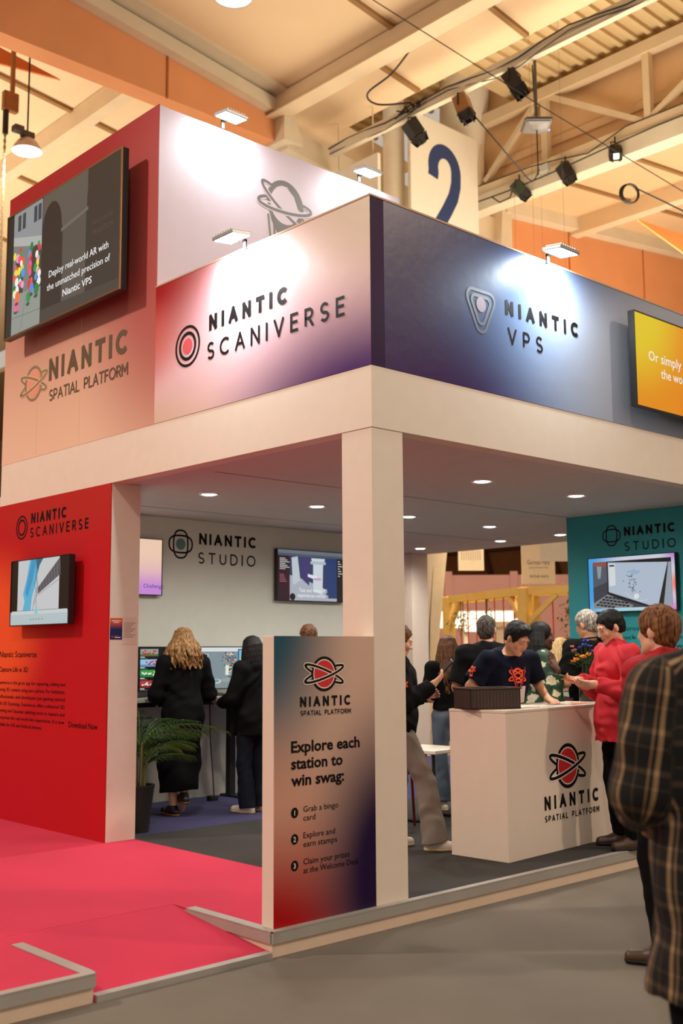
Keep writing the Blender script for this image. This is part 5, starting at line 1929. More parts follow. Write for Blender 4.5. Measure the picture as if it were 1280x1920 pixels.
def draw_scan(a, W, H):
    X = lambda u: u * W
    Y = lambda v: v * H
    a.rect(0, 0, W, H, e8((140, 156, 162), .8))
    a.rect(0, Y(.90), W, H, e8((222, 228, 228), .9))
    a.rect(X(.30), Y(.45), X(.47), Y(.84), e8((220, 224, 222), .9))
    a.rect(X(.38), Y(.79), X(.46), Y(.83), e8((30, 30, 34)))
    rnd = random.Random(3)
    cs = [(40, 60, 70), (70, 110, 150), (216, 60, 120), (236, 226, 206), (220, 150, 70), (60, 100, 50), (120, 160, 190)]
    for k in range(60):
        a.ell(X(rnd.gauss(.72, .035)), Y(rnd.uniform(.58, .88)), X(.012), Y(.018), e8(cs[rnd.randrange(7)], .85), n=7)
    for k in range(60):
        a.ell(X(rnd.gauss(.73, .03)), Y(rnd.uniform(.22, .60)), X(.010), Y(.018), e8(cs[rnd.choice((0, 3, 4, 5))], .85), n=7)
    a.rect(X(.67), Y(.32), X(.71), Y(.56), e8((236, 236, 230), .9))
    a.ell(X(.73), Y(.20), X(.12), Y(.06), e8((156, 168, 166), .85))
    a.ell(X(.57), Y(.17), X(.05), Y(.06), e8((206, 206, 190), .9), n=12)
    a.ell(X(.57), Y(.18), X(.025), Y(.035), e8((70, 160, 190), .9), n=12)
    a.rect(X(.82), Y(.64), X(.94), Y(.96), e8((36, 90, 140), .9))
    a.rect(X(.835), Y(.67), X(.925), Y(.93), e8((130, 190, 220), .9))
    a.poly([(X(.84), Y(.68)), (X(.92), Y(.68)), (X(.90), Y(.86))], e8((230, 190, 130), .9))


def mon(loc, w, h, label, draw):
    t = tv('desk_monitor', label, 'monitor', loc, w, h, 0.0, 0, draw, 0.010, None, 0.03, bracket=False)
    bm = BM(); box(bm, (-0.03, 0.03, -h / 2 - 0.03), (0.03, 0.05, 0.05)); build('neck', bm, [m_brkt], t)
    bm = BM(); box(bm, (-0.13, -0.04, -h / 2 - 0.052), (0.13, 0.12, -h / 2 - 0.037), bev=0.003); build('stand', bm, [m_brkt], t)
    return t


DT = PZ + 1.035
mon((1.06, 4.32, 1.4325), 0.74, 0.425, 'desk monitor with a column of small coloured thumbnails, behind the potted palm', draw_list)
mon((1.97, 4.32, 1.4325), 1.06, 0.425, 'wide desk monitor showing a flower scan on grey, behind the blonde woman', draw_scan)
t = thing('keyboard', (2.05, 4.13, DT), 'dark flat keyboard on the grey desk below the wide monitor', 'keyboard')
bm = BM(); box(bm, (-0.2, -0.06, 0), (0.2, 0.06, 0.012), bev=0.004); build('base', bm, [m_bezel], t)
bm = BM()
for r in range(4):
    for c in range(14):
        box(bm, (-0.19 + c * 0.027, -0.05 + r * 0.026, 0.012), (-0.167 + c * 0.027, -0.03 + r * 0.026, 0.017))
build('keys', bm, [M('key_grey', (60, 58, 58), 0.5, var=0)], t)
t = thing('power_strip', (2.38, 4.36, 0.94), 'small black socket block with a glowing red switch under the desk', 'power strip')
bm = BM(); box(bm, (-0.05, -0.035, -0.03), (0.05, 0.035, 0.03), bev=0.004); build('block', bm, [m_brkt], t)
bm = BM(); box(bm, (0.005, -0.042, -0.012), (0.035, -0.034, 0.012)); build('switch', bm, [emis('red_switch', (255, 40, 40), 6.0)], t)
t = thing('floor_cable', (2.42, 4.36, PZ), 'black cable looping from the desk down to the purple carpet', 'cable')
bm = BM(); tube(bm, [(0, 0, 0.80), (0.02, -0.02, 0.60), (0.05, -0.05, 0.45), (0.16, -0.10, 0.30), (0.10, -0.14, 0.12), (0.09, -0.17, 0.008), (0.3, -0.2, 0.008)], 0.008, 6); build('cable', bm, [m_cable], t)
t = thing('floor_cable', (2.02, 4.40, PZ), 'black cable hanging straight from the desk beside the black leg', 'cable')
bm = BM(); tube(bm, [(0, 0, 0.96), (0.01, 0, 0.6), (0.03, -0.02, 0.25), (0.04, -0.03, 0.05), (0.0, -0.05, 0.008)], 0.006, 6); build('cable', bm, [m_cable], t)
bm = BM(); box(bm, (-0.03, -0.075, 0), (0.06, 0.0, 0.05), bev=0.006); build('plug', bm, [m_brkt], t)

# potted palm
t = thing('potted_palm', (0.47, 3.25, PZ), 'green potted palm in a tall black pot behind the red wall', 'plant')
bm = BM(); lathe(bm, [(0, 0), (0.085, 0), (0.125, 0.36), (0.13, 0.36), (0.13, 0.38), (0.115, 0.38), (0.112, 0.34), (0, 0.34)], 24); build('pot', bm, [M('pot_black', (26, 25, 25), 0.6, var=0.03)], t, smooth='auto')
rnd = random.Random(8)
m_leaf = M('palm_leaf', (70, 106, 38), 0.6, var=0.3, scale=12)
m_leaf2 = M('palm_leaf_dark', (40, 72, 30), 0.6, var=0.3, scale=12)
bm = BM()
for k in range(5):
    a1 = rnd.uniform(0, 2 * PI)
    tube(bm, [(0.04 * math.cos(a1), 0.04 * math.sin(a1), 0.32), (0.06 * math.cos(a1), 0.06 * math.sin(a1), 0.55), (0.07 * math.cos(a1), 0.07 * math.sin(a1), 0.72)], [0.012, 0.010, 0.008], 6)
build('stems', bm, [M('palm_stem', (112, 104, 60), 0.6, var=0.15)], t)
NF = 44
for k in range(NF):
    a1 = math.radians(-72 + 172 * ((k * 7) % NF) / (NF - 1)) + rnd.uniform(-.08, .08)
    L = rnd.uniform(0.30, 0.62)
    el = rnd.uniform(0.70, 1.5)
    bm = BM()
    P0 = Vector((0.03 * math.cos(a1), 0.03 * math.sin(a1), rnd.uniform(0.50, 0.74)))
    pts = []
    for j in range(15):
        f = j / 14
        r = L * (f * math.cos(el) + 0.42 * f * f)
        z = L * f * math.sin(el) - 0.50 * L * f ** 2.3
        pts.append(P0 + Vector((r * math.cos(a1), r * math.sin(a1), z)))
    tube(bm, pts, [0.004 * (1 - 0.7 * j / 14) for j in range(15)], 5)
    for j in range(2, 15):
        for sd in (-1, 1):
            d = (pts[j] - pts[j - 1]).normalized()
            s_ = d.cross(Vector((0, 0, 1))).normalized() * sd
            ll = 0.17 * math.sin(PI * (0.22 + 0.72 * j / 15)) + 0.03
            tip = pts[j] + d * ll * 0.80 + s_ * ll * 0.42 - Vector((0, 0, ll * 0.50))
            mid = pts[j] + d * ll * 0.42 + s_ * ll * 0.28 - Vector((0, 0, ll * 0.08))
            w_ = d.cross(s_).normalized() * 0.0045 + d * 0.003
            v = [bm.verts.new(q) for q in (pts[j] - w_ * 0.5, mid - w_, tip, mid + w_, pts[j] + w_ * 0.5)]
            try:
                bm.faces.new(v)
            except ValueError:
                pass
    build('frond', bm, [m_leaf if k % 3 else m_leaf2], t)

# notices on the white end of the red wall
t = thing('poster', (0.062, 2.985, 1.78), 'small orange and navy poster stuck on the white wall end', 'poster')
bm = BM(); box(bm, (-0.055, -0.003, -0.085), (0.055, -0.001, 0.085)); build('sheet', bm, [blob_material('poster_print', (30, 40, 92), [((0, 0, 0.10), (0.3, 1, 0.11), (214, 92, 50), 1.0)], 0.4, 0, 0)], t)
a = Art((-0.055, -0.003, -0.085), (1, 0, 0), (0, 0, 1), 0.0008); a.rect(0.012, 0.145, 0.098, 0.152, PALEV); a.rect(0.03, 0.132, 0.08, 0.138, PALEV); a.ell(0.02, 0.022, 0.008, 0.008, REDV); a.rect(0.04, 0.026, 0.075, 0.031, REDV); a.rect(0.04, 0.014, 0.095, 0.020, PALEV); a.done('printing', t)
t = thing('notice', (0.185, 2.985, 1.765), 'pale paper notice of small text stuck on the white wall end', 'notice')
bm = BM(); box(bm, (-0.065, -0.003, -0.11), (0.068, -0.001, 0.11)); build('sheet', bm, [M('notice_paper', (222, 198, 184), 0.6, var=0.02)], t)
a = Art((-0.065, -0.003, -0.11), (1, 0, 0), (0, 0, 1), 0.0008)
for k in range(8):
    a.rect(0.012, 0.17 - k * 0.016, 0.118 - 0.02 * (k % 3), 0.174 - k * 0.016, M('print_brown', (120, 92, 84), 0.7, var=0))
a.done('printing', t)

# ================================================================== FURTHER INSIDE THE STAND
t = thing('folding_table', (2.66, 2.02, PZ), 'low white folding table with dark legs behind the counter', 'table', None, 0.1)
bm = BM(); box(bm, (-0.25, -0.25, 0.585), (0.25, 0.25, 0.615), bev=0.004); build('top', bm, [m_white], t)
for sx in (-1, 1):
    for sy in (-1, 1):
        bm = BM(); tube(bm, [(sx * 0.21, sy * 0.20, 0.585), (sx * 0.22, sy * 0.22, 0.0)], 0.014, 8); build('leg', bm, [m_brkt], t)
    bm = BM(); tube(bm, [(sx * 0.22, -0.22, 0.014), (sx * 0.22, 0.22, 0.014)], 0.013, 8); build('crossbar', bm, [m_brkt], t)
t = thing('display_plinth', (4.38, 1.52, PZ), 'pale grey plinth in front of the teal wall', 'plinth')
bm = BM(); box(bm, (-0.30, -0.35, 0.0), (0.35, 0.40, 1.10), bev=0.01); build('body', bm, [M('plinth_grey', (176, 182, 172), 0.5, var=0.02)], t)
t = thing('office_chair', (2.02, 1.95, PZ), 'black chair with slim red legs behind the woman holding a phone', 'chair', None, 0.5)
bm = BM(); box(bm, (-0.22, -0.22, 0.44), (0.22, 0.22, 0.48), bev=0.015); build('seat', bm, [m_brkt], t)
bm = BM(); box(bm, (-0.21, 0.19, 0.52), (0.21, 0.22, 0.82), bev=0.01); build('backrest', bm, [m_brkt], t)
for sx in (-1, 1):
    for sy in (-1, 1):
        bm = BM(); tube(bm, [(sx * 0.19, sy * 0.19, 0.82 if sy > 0 else 0.45), (sx * 0.20, sy * 0.21, 0.0)], 0.012, 8); build('leg', bm, [M('dark_red_metal', (110, 20, 22), 0.4, 0.3, var=0)], t)

# ================================================================== HALL LAMPS, SPOTS AND CABLES
def high_bay(loc, top, r, label):
    t = thing('high_bay_lamp', loc, label, 'lamp', 'high bay lamps of the hall')
    bm = BM(); lathe(bm, [(0.10 * r, 0.95 * r), (0.35 * r, 0.9 * r), (0.62 * r, 0.7 * r), (0.85 * r, 0.35 * r), (1.0 * r, 0.0), (0.97 * r, 0.0), (0.80 * r, 0.33 * r), (0.3 * r, 0.84 * r), (0.0, 0.86 * r)], 32)
    build('shade', bm, [M('lamp_aluminium', (196, 176, 160), 0.35, 0.5, var=0.02)], t, smooth='auto')
    bm = BM(); lathe(bm, [(0.0, 0.03 * r), (0.94 * r, 0.05 * r)], 32); build('diffuser', bm, [emis('high_bay_glow', (255, 246, 250), 9.0)], t, smooth='auto')
    bm = BM(); box(bm, (-0.42 * r, -0.25 * r, 0.95 * r), (0.42 * r, 0.25 * r, 1.35 * r), bev=0.01); box(bm, (-1.0 * r, -0.3 * r, 1.15 * r), (-0.35 * r, 0.3 * r, 1.55 * r), bev=0.01); build('ballast', bm, [M('ballast_dark', (74, 60, 48), 0.6, var=0.05)], t)
    bm = BM(); tube(bm, [(0, 0, 1.3 * r), (0, 0, top - loc[2])], 0.015, 8); build('rod', bm, [m_brkt], t)
    light('high_bay_light', 'SPOT', (0, 0, -0.05), (0, 0, -5), 500, WARM, 0.2, 2.4, 0.6, t)


high_bay((3.30, 11.32, 9.72), 11.95, 0.25, 'hanging bell lamp beside the top corner of the red wall')
high_bay((3.47, 6.01, 10.02), 11.9, 0.25, 'hanging bell lamp high above the tall white box')

m_spotb = M('spot_black', (36, 28, 22), 0.5, 0.2, var=0.05)
bm = BM(); box(bm, (8.24, -3, 10.60), (8.38, 9.4, 10.72)); box(bm, (8.255, -3, 10.54), (8.365, 9.4, 10.60))
tag(build('lighting_bar', bm, [m_steel2]), 'long cream lighting bar under the roof edge, three spots on it', 'lighting bar')
bm = BM()
pts = []
rnd = random.Random(1)
for k in range(26):
    y = 9.4 - k * 0.48
    pts.append((8.22 + 0.03 * math.sin(k), y, 10.66 + 0.05 * math.sin(k * 1.3)))
tube(bm, pts, 0.012, 6)
tube(bm, [(p[0] + 0.02, p[1], p[2] - 0.09 - 0.05 * math.sin(i * 0.9)) for i, p in enumerate(pts)], 0.008, 6)
for k in range(6):
    y = 6.95 + rnd.uniform(0, .5)
    tube(bm, [(8.2, y, 10.70), (8.17, y + rnd.uniform(-.1, .2), 10.60 + rnd.uniform(-.06, .1)), (8.19, y + rnd.uniform(0, .4), 10.58), (8.2, y + rnd.uniform(.1, .5), 10.72)], 0.013, 6)
tag(build('power_cable', bm, [m_cable]), 'bundle of black cables tied along the cream lighting bar', 'cable')


def spot(loc, label, aim, tint=None, lit=False, s=1.0, gel=False):
    t = thing('stage_spot', loc, label, 'spotlight', 'stage spots on the lighting bars')
    z = Vector(aim).normalized()
    q = (-z).to_track_quat('Z', 'Y').to_matrix().to_4x4()
    q.translation = Vector((0, 0, -0.20 * s))
    mt = tint or m_spotb
    bm = BM(); box(bm, (-0.11 * s, -0.10 * s, -0.10 * s), (0.11 * s, 0.10 * s, 0.16 * s), bev=0.015, mat=q)
    build('body', bm, [mt], t)
    bm = BM(); lathe(bm, [(0, -0.105 * s), (0.09 * s, -0.105 * s), (0.09 * s, -0.10 * s), (0, -0.10 * s)], 20, mat=q); build('lens', bm, [emis('spot_lit', (255, 246, 240), 8.0) if lit else M('spot_lens', (60, 52, 44), 0.1, var=0)], t)
    bm = BM()
    for a1 in range(4):
        r_ = q @ Matrix.Rotation(a1 * PI / 2, 4, 'Z') @ Matrix.Translation((0, -0.11 * s, -0.11 * s)) @ Matrix.Rotation(0.45, 4, 'X')
        box(bm, (-0.10 * s, -0.004, -0.14 * s), (0.10 * s, 0.004, 0.0), mat=r_)
    build('barn_doors', bm, [m_spotb], t)
    bm = BM(); tube(bm, [(-0.13 * s, 0, -0.20 * s), (-0.13 * s, 0, -0.04), (0, 0, 0), (0.13 * s, 0, -0.04), (0.13 * s, 0, -0.20 * s)], 0.012, 6); tube(bm, [(0, 0, 0), (0, 0, 0.10)], 0.016, 6); build('yoke', bm, [m_spotb], t)


spot((8.31, 5.22, 10.52), 'black stage spot, first on the long cream lighting bar from the hanging router', (0.2, -0.5, -1), s=1.15)
spot((8.31, 6.25, 10.52), 'bronze-backed stage spot in the middle of the cream lighting bar', (0.1, -0.3, -1), tint=M('spot_bronze', (150, 108, 66), 0.35, 0.5, var=0.05), s=1.15)
spot((8.31, 7.35, 10.52), 'black stage spot on the cream lighting bar, beside the number panel', (0.7, -0.3, -1), s=1.1)
spot((11.42, 7.55, 10.42), 'green and red tinted stage spot under the lattice truss, nearest the column', (0.5, -0.8, -1), tint=M('spot_green', (58, 66, 48), 0.4, 0.2, var=0.1), s=1.0)
spot((11.42, 6.50, 10.42), 'unlit black stage spot in the middle under the lattice truss', (0.5, -0.3, -1), s=1.0)
spot((11.42, 5.45, 10.42), 'lit stage spot under the lattice truss with a glowing white lens', (-0.8, -0.6, -0.8), lit=True, s=1.0)
bm = BM(); tube(bm, [(11.4, 8.9, 10.30), (11.38, 7.6, 10.26), (11.38, 6.5, 10.30), (11.38, 5.5, 10.36), (11.38, 4.6, 10.40), (11.38, -3, 10.42)], 0.013, 6); tube(bm, [(11.42, 8.9, 10.62), (11.4, 7.3, 10.58), (11.4, 6.6, 10.50), (11.4, 6.0, 10.40), (11.4, 5.2, 10.62), (11.4, -3, 10.6)], 0.011, 6)
tube(bm, [(11.38, 8.2, 10.28), (11.38, 8.0, 10.10), (11.38, 7.75, 10.12), (11.38, 7.65, 10.35)], 0.014, 6)
tag(build('power_cable', bm, [m_cable]), 'black cables strung along the bottom of the lattice truss', 'cable')
t = thing('cable_clamp', (11.4, 6.95, 10.45), 'silver clamp between two stage spots under the lattice truss', 'clamp')
bm = BM(); box(bm, (-0.06, -0.10, -0.1), (0.06, 0.10, 0.06), bev=0.02); tube(bm, [(0, -0.1, -0.05), (0, -0.05, -0.22), (0, 0.08, -0.22), (0, 0.1, -0.05)], 0.012, 6); build('body', bm, [M('clamp_silver', (206, 206, 190), 0.3, 0.6, var=0.03)], t)

t = thing('wifi_router', (8.38, 4.88, 9.50), 'flat grey wireless router hanging on a rod from the lighting bar', 'router', None, 0.82)
bm = BM(); lathe(bm, [(0, -0.10), (0.16, -0.085), (0.30, -0.02), (0.31, 0.01), (0.28, 0.05), (0, 0.06)], 4, mat=Matrix.Rotation(PI / 4, 4, 'Z')); bmesh.ops.bevel(bm, geom=bm.edges[:], offset=0.02, segments=2, affect='EDGES'); build('housing', bm, [M('router_grey', (104, 96, 90), 0.4, var=0.02)], t, smooth='auto')
bm = BM(); box(bm, (-0.02, -0.02, 0.05), (0.02, 0.02, 1.06)); build('rod', bm, [M('rod_grey', (96, 84, 70), 0.5, 0.3, var=0.02)], t)
bm = BM(); bmesh.ops.create_uvsphere(bm, u_segments=8, v_segments=6, radius=0.012, matrix=Matrix.Translation((0.0, -0.19, -0.075))); build('indicator', bm, [emis('blue_led', (120, 150, 255), 4.0)], t)
bm = BM(); tube(bm, [(0.05, 0.0, 0.05), (0.32, -0.02, 1.15)], 0.010, 6); tube(bm, [(-0.02, 0.0, -0.08), (-0.13, 0.02, -0.85)], 0.010, 6); build('cable', bm, [m_cable], t)

# thin steel wires crossing under the roof
for n, (p0, p1, lb) in enumerate((((5.2, 6.2, 11.3), (11.3, 3.2, 8.2), 'thin steel wire crossing in front of the lattice truss'),)):
    bm = BM(); tube(bm, [p0, ((p0[0] + p1[0]) / 2, (p0[1] + p1[1]) / 2, (p0[2] + p1[2]) / 2 - 0.05), p1], 0.008, 5)
    tag(build('steel_wire', bm, [m_cable]), lb, 'wire')
bm = BM(); tube(bm, smooth_path([(8.3, 6.2, 10.3), (9.3, 6.0, 9.55), (10.4, 6.5, 9.75), (11.3, 7.0, 10.4)]), 0.012, 5)
tag(build('power_cable', bm, [m_cable]), 'slack black cable sagging from the lighting bar to the truss', 'cable')
bm = BM(); tube(bm, smooth_path([(7.52, 6.6, 11.2), (7.53, 7.1, 10.93), (7.56, 7.7, 10.83), (7.8, 7.7, 10.72), (8.2, 7.3, 10.74)]), 0.016, 6)
tag(build('power_cable', bm, [m_cable]), 'black cable draped from the roof purlin down to the lighting bar', 'cable')
t = thing('cable_coil', (9.42, 3.95, 8.42), 'small coil of black cable hanging at the tip of the orange sail', 'cable')
bm = BM()
for k in range(4):
    tube(bm, [(0.10 * math.cos(2 * PI * i / 16) * (1 + .08 * k), -0.08 * math.cos(2 * PI * i / 16) + 0.01 * k, 0.15 * math.sin(2 * PI * i / 16)) for i in range(17)], 0.014, 6, caps=False)
tube(bm, [(0.08, -0.06, 0.08), (0.5, -0.3, -0.1), (1.2, -0.75, -0.45), (2.0, -1.2, -0.6)], 0.012, 6)
build('coil', bm, [m_cable], t)


def sail(name, pts, th, label):
    bm = BM()
    n = (Vector(pts[1]) - Vector(pts[0])).cross(Vector(pts[2]) - Vector(pts[0])).normalized() * th
    a = [bm.verts.new(Vector(p) + n) for p in pts]
    b = [bm.verts.new(Vector(p) - n) for p in pts]
    bm.faces.new(a); bm.faces.new(b[::-1])
    for i in range(len(pts)):
        j = (i + 1) % len(pts)
        bm.faces.new((a[i], b[i], b[j], a[j]))
    tag(build(name, bm, [m_orange2]), label, 'sail')


sail('fabric_sail', [(9.85, 4.12, 8.17), (11.55, 2.81, 6.62), (11.48, 2.73, 7.47)], 0.03, 'orange triangular sail hanging beyond the blue fascia')
sail('fabric_sail', [(3.9, 11.4, 11.22), (2.75, 12.2, 11.52), (2.8, 12.15, 11.88)], 0.03, 'orange triangular sail under the big orange girder')
t = thing('chain_hoist', (3.1, 11.5, 10.75), 'small orange chain hoist hanging beside the bell lamp by the red wall', 'hoist')
bm = BM(); box(bm, (-0.16, -0.06, -0.35), (0.10, 0.06, -0.02), bev=0.02); box(bm, (-0.03, -0.03, -0.05), (0.03, 0.03, 0.95)); build('body', bm, [M('hoist_orange', (150, 96, 40), 0.5, 0.3, var=0.1)], t)
bm = BM(); tube(bm, [(-0.10, 0, -0.35), (-0.10, 0, -0.75)], 0.05, 8); build('hook', bm, [m_spotb], t)
bm = BM()
for k in range(60):
    box(bm, (-0.125 + 0.012 * (k % 2), -0.012, -0.75 - 0.055 * (k + 1)), (-0.085 - 0.008 * (k % 2), 0.012, -0.75 - 0.055 * k + 0.01))
build('chain', bm, [M('chain_steel', (196, 176, 140), 0.4, 0.5, var=0.05)], t)

# ================================================================== BEYOND THE STAND
m_yel = M('pergola_yellow', (240, 202, 112), 0.6, var=0.05)
t = thing('yellow_pergola', (10.2, 6.75, 0), 'yellow timber pergola frame standing beyond the counter', 'pergola')
PH = 2.64
A0, A1, A2 = (0, 0), (1.42, 2.95), (1.2, -3.2)
for a_, b_ in ((A0, A1), (A0, A2)):
    bm = BM(); bar(bm, (a_[0], a_[1], PH - 0.07), (b_[0], b_[1], PH - 0.07), 0.09, 0.14); bar(bm, (a_[0] + .5, a_[1] + .1, PH - 0.09), (b_[0] + .5, b_[1] + .1, PH - 0.09), 0.09, 0.10); build('beam', bm, [m_yel], t)
for p in (A0, (0.55, 0.25), A1, A2):
    bm = BM(); box(bm, (p[0] - 0.09, p[1] - 0.09, 0), (p[0] + 0.09, p[1] + 0.09, PH - 0.02), bev=0.008); build('post', bm, [m_yel], t)
for p, d in ((A0, A1), (A0, A2), ((0.55, 0.25), (1.6, 2.6)), (A1, A0)):
    u = Vector((d[0] - p[0], d[1] - p[1])).normalized()
    bm = BM(); bar(bm, (p[0], p[1], PH - 0.65), (p[0] + u.x * 0.55, p[1] + u.y * 0.55, PH - 0.14), 0.08, 0.08); build('brace', bm, [m_yel], t)
m_rope = M('red_rope', (214, 66, 52), 0.7, var=0.1)
for k, f in enumerate((0.12, 0.25, 0.36, 0.47, 0.6, 0.72, 0.82)):
    x, y = 10.2 + A1[0] * f, 6.75 + A1[1] * f
    bm = BM(); tube(bm, [(0, 0, 0), (0.01, 0, -0.9), (0, 0.01, -1.9)], 0.012, 5)
    o = build('hanging_rope', bm, [m_rope]); o.location = (x, y, PH - 0.14)
    tag(o, 'red rope hanging from the left beam of the yellow pergola', 'rope', 'red ropes on the left beam of the pergola')
for k, f in enumerate((0.14, 0.28, 0.40)):
    x, y = 10.2 + A2[0] * f, 6.75 + A2[1] * f
    bm = BM(); tube(bm, [(0, 0, 0), (0.01, 0, -0.9), (0, 0.01, -1.9)], 0.012, 5)
    o = build('hanging_rope', bm, [m_rope]); o.location = (x, y, PH - 0.14)
    tag(o, 'red rope hanging from the right beam of the yellow pergola', 'rope', 'red ropes on the right beam of the pergola')


def bush(name, loc, rx, rz, n, label, seed, rgb, hang=None):
    t = thing(name, loc, label, 'plant')
    rnd = random.Random(seed)
    bm = BM()
    for k in range(n):
        p = Vector((rnd.gauss(0, rx * .5), rnd.gauss(0, rx * .5), rnd.gauss(0, rz * .5)))
        mt = Matrix.Translation(p) @ Matrix.Rotation(rnd.uniform(0, 6.28), 4, 'Z') @ Matrix.Rotation(rnd.uniform(-1, 1), 4, 'Y') @ Matrix.Diagonal((rnd.uniform(.03, .055), .018, .005, 1))
        bmesh.ops.create_icosphere(bm, subdivisions=1, radius=1, matrix=mt)
    build('leaves', bm, [M(name + '_leaf_%d' % seed, rgb, 0.6, var=0.3, scale=15)], t)
    bm = BM(); tube(bm, [(0, 0, hang if hang else -rz * 1.5), (0, 0, 0)], 0.01, 5); build('stem', bm, [MATS['stem_green']], t)


bush('hanging_plant', (11.35, 9.1, 2.12), 0.30, 0.22, 130, 'loose green plant hung from the far left end of the pergola', 21, (150, 140, 72), 0.4)
bush('hanging_plant', (10.85, 8.1, 2.08), 0.12, 0.22, 70, 'small bright green plant hung in the middle of the pergola', 22, (128, 140, 60), 0.45)
bush('hanging_plant', (10.20, 5.85, 2.15), 0.14, 0.34, 120, 'trailing green plant hung from the pergola beside the teal wall', 23, (126, 120, 70), 0.4)

# pink booth walls beyond
m_pinkw = M('dusky_pink_wall', (178, 132, 124), 0.8, var=0.04, scale=0.8)
bm = BM(); box(bm, (0, 0, 0), (14.0, 0.15, 3.75))
for k in range(8):
    box(bm, (k * 1.9, -0.07, 0), (k * 1.9 + 0.22, 0.0, 3.85))
o = build('partition_wall', bm, [m_pinkw]); o.location = (15.2, 20.6, 0); o.rotation_euler = (0, 0, math.radians(-43)); o['kind'] = 'structure'
for loc, w, hh, lb in (((15.5, 12.8, 2.10), 2.6, 0.42, 'long glowing white light box behind the left post of the pergola'), ((14.6, 10.9, 1.98), 1.5, 0.30, 'glowing white light box beyond the woman with braids')):
    t = thing('light_box', loc, lb, 'light box', None, math.radians(-43))
    bm = BM(); box(bm, (-w / 2, 0, 0), (w / 2, 0.25, hh)); build('casing', bm, [m_colw], t)
    bm = BM(); box(bm, (-w / 2 + .02, -0.006, 0.02), (w / 2 - .02, -0.001, hh - 0.02)); build('lit_front', bm, [emis('lightbox_glow', (255, 244, 214), 2.2)], t)
    bm = BM(); box(bm, (-w / 2, 0.05, -loc[2]), (-w / 2 + 0.1, 0.2, 0)); build('post', bm, [m_colw], t)
    bm = BM(); box(bm, (w / 2 - .1, 0.05, -loc[2]), (w / 2, 0.2, 0)); build('post', bm, [m_colw], t)
m_banner = M('banner_cream', (236, 222, 194), 0.7, var=0.03)


def banner(loc, w, hh, rz, label, draw, wl=8.5):
    t = thing('hanging_banner', loc, label, 'banner', None, rz)
    bm = BM(); box(bm, (-w / 2, -0.015, -hh), (w / 2, 0.015, 0)); build('cloth', bm, [m_banner], t)
    bm = BM(); tube(bm, [(-w / 2, 0, 0), (w / 2, 0, 0)], 0.02, 8)
    tube(bm, [(-w / 2 + .05, 0, 0), (-w / 2 + .05, 0, wl)], 0.0025, 4); tube(bm, [(w / 2 - .05, 0, 0), (w / 2 - .05, 0, wl)], 0.0025, 4)
    build('hanger', bm, [M('wire_grey', (120, 110, 100), 0.5, 0.4, var=0)], t)
    if draw:
        a = Art((-w / 2, -0.015, -hh), (1, 0, 0), (0, 0, 1)); draw(a, w, hh); a.done('printing', t)


GB = M('banner_print', (126, 112, 96), 0.7, var=0)
banner((12.2, 9.6, 3.62), 0.52, 0.46, math.radians(-36), 'cream banner with a row of fine stripes hanging beside the leaning column', lambda a, w, h: [a.rect(w * (.12 + .09 * k), h * .45, w * (.14 + .09 * k), h * .9, GB) for k in range(9)] and None, 7.45)
banner((11.6, 7.5, 3.75), 0.62, 0.98, math.radians(-36), 'tall cream banner of grey lettering hanging behind the woman with braids', lambda a, w, h: (a.text('German Park', w * .5, h * .36, 0.09, GB, w * .68, 0.004, 'C'), a.text('Leading Placement Tables', w * .5, h * .29, 0.035, GB, w * .6, 0, 'C'), a.text('derhub.wero', w * .5, h * .12, 0.065, GB, w * .56, 0.003, 'C'), None)[-1], 6.43)
banner((9.78, 5.72, 3.45), 0.62, 0.47, math.radians(-36), 'plain cream banner hanging beside the top of the teal wall', None, 9.45)
t = thing('booth_board', (12.0, 8.68, 1.2), 'cream board with thin grey lettering behind the man in navy', 'sign', None, math.radians(-43))
bm = BM(); box(bm, (-0.24, 0, -1.2), (0.30, 0.04, 0.93), bev=0.004); build('board', bm, [m_banner], t)
a = Art((-0.24, 0, 0), (1, 0, 0), (0, 0, 1)); a.text('deshub', 0.22, 0.77, 0.085, GB, 0.36, 0.004, 'C'); a.done('lettering', t)
# ================================================================== PEOPLE
SK_FAIR = skin_material('skin_fair', (224, 172, 142))
SK_TAN = skin_material('skin_tan', (204, 148, 112))
SK_DARK = skin_material('skin_deep_brown', (92, 58, 42))
m_blk = M('black_cloth', (9, 9, 11), 0.85, var=0.12, bump=0.2, bscale=180)
m_blk2 = M('black_knit', (7, 7, 8), 0.9, var=0.12, bump=0.2, bscale=180)
m_navy = M('navy_cloth', (14, 19, 38), 0.85, var=0.1, bump=0.2, bscale=180)
m_denim_d = M('dark_denim', (24, 27, 38), 0.8, var=0.15, bump=0.2, bscale=220)
m_denim_l = M('blue_grey_denim', (92, 104, 118), 0.8, var=0.14, bump=0.25, bscale=220, scale=5)
m_denim_g = M('grey_denim', (128, 116, 106), 0.8, var=0.12, bump=0.25, bscale=220, scale=5)
m_red = M('red_jacket_cloth', (200, 28, 42), 0.8, var=0.06, bump=0.1, bscale=30)
m_red2 = M('crimson_jacket_cloth', (170, 12, 26), 0.8, var=0.06, bump=0.1, bscale=30)
m_pinktop = M('pink_cloth', (236, 160, 176), 0.8, var=0.05)
m_logo = M('orange_print', (246, 92, 36), 0.6, var=0)
SH_BLK = M('shoe_black', (24, 20, 20), 0.5, var=0.05)
SH_WHT = M('shoe_white', (214, 200, 186), 0.6, var=0.06)
SH_BRN = M('shoe_brown', (70, 46, 30), 0.45, var=0.12)
SO_GUM = M('sole_gum', (150, 98, 54), 0.6, var=0.05)
SO_WHT = M('sole_cream', (216, 190, 150), 0.6, var=0.05)
SO_BLK = M('sole_black', (16, 15, 15), 0.6, var=0)
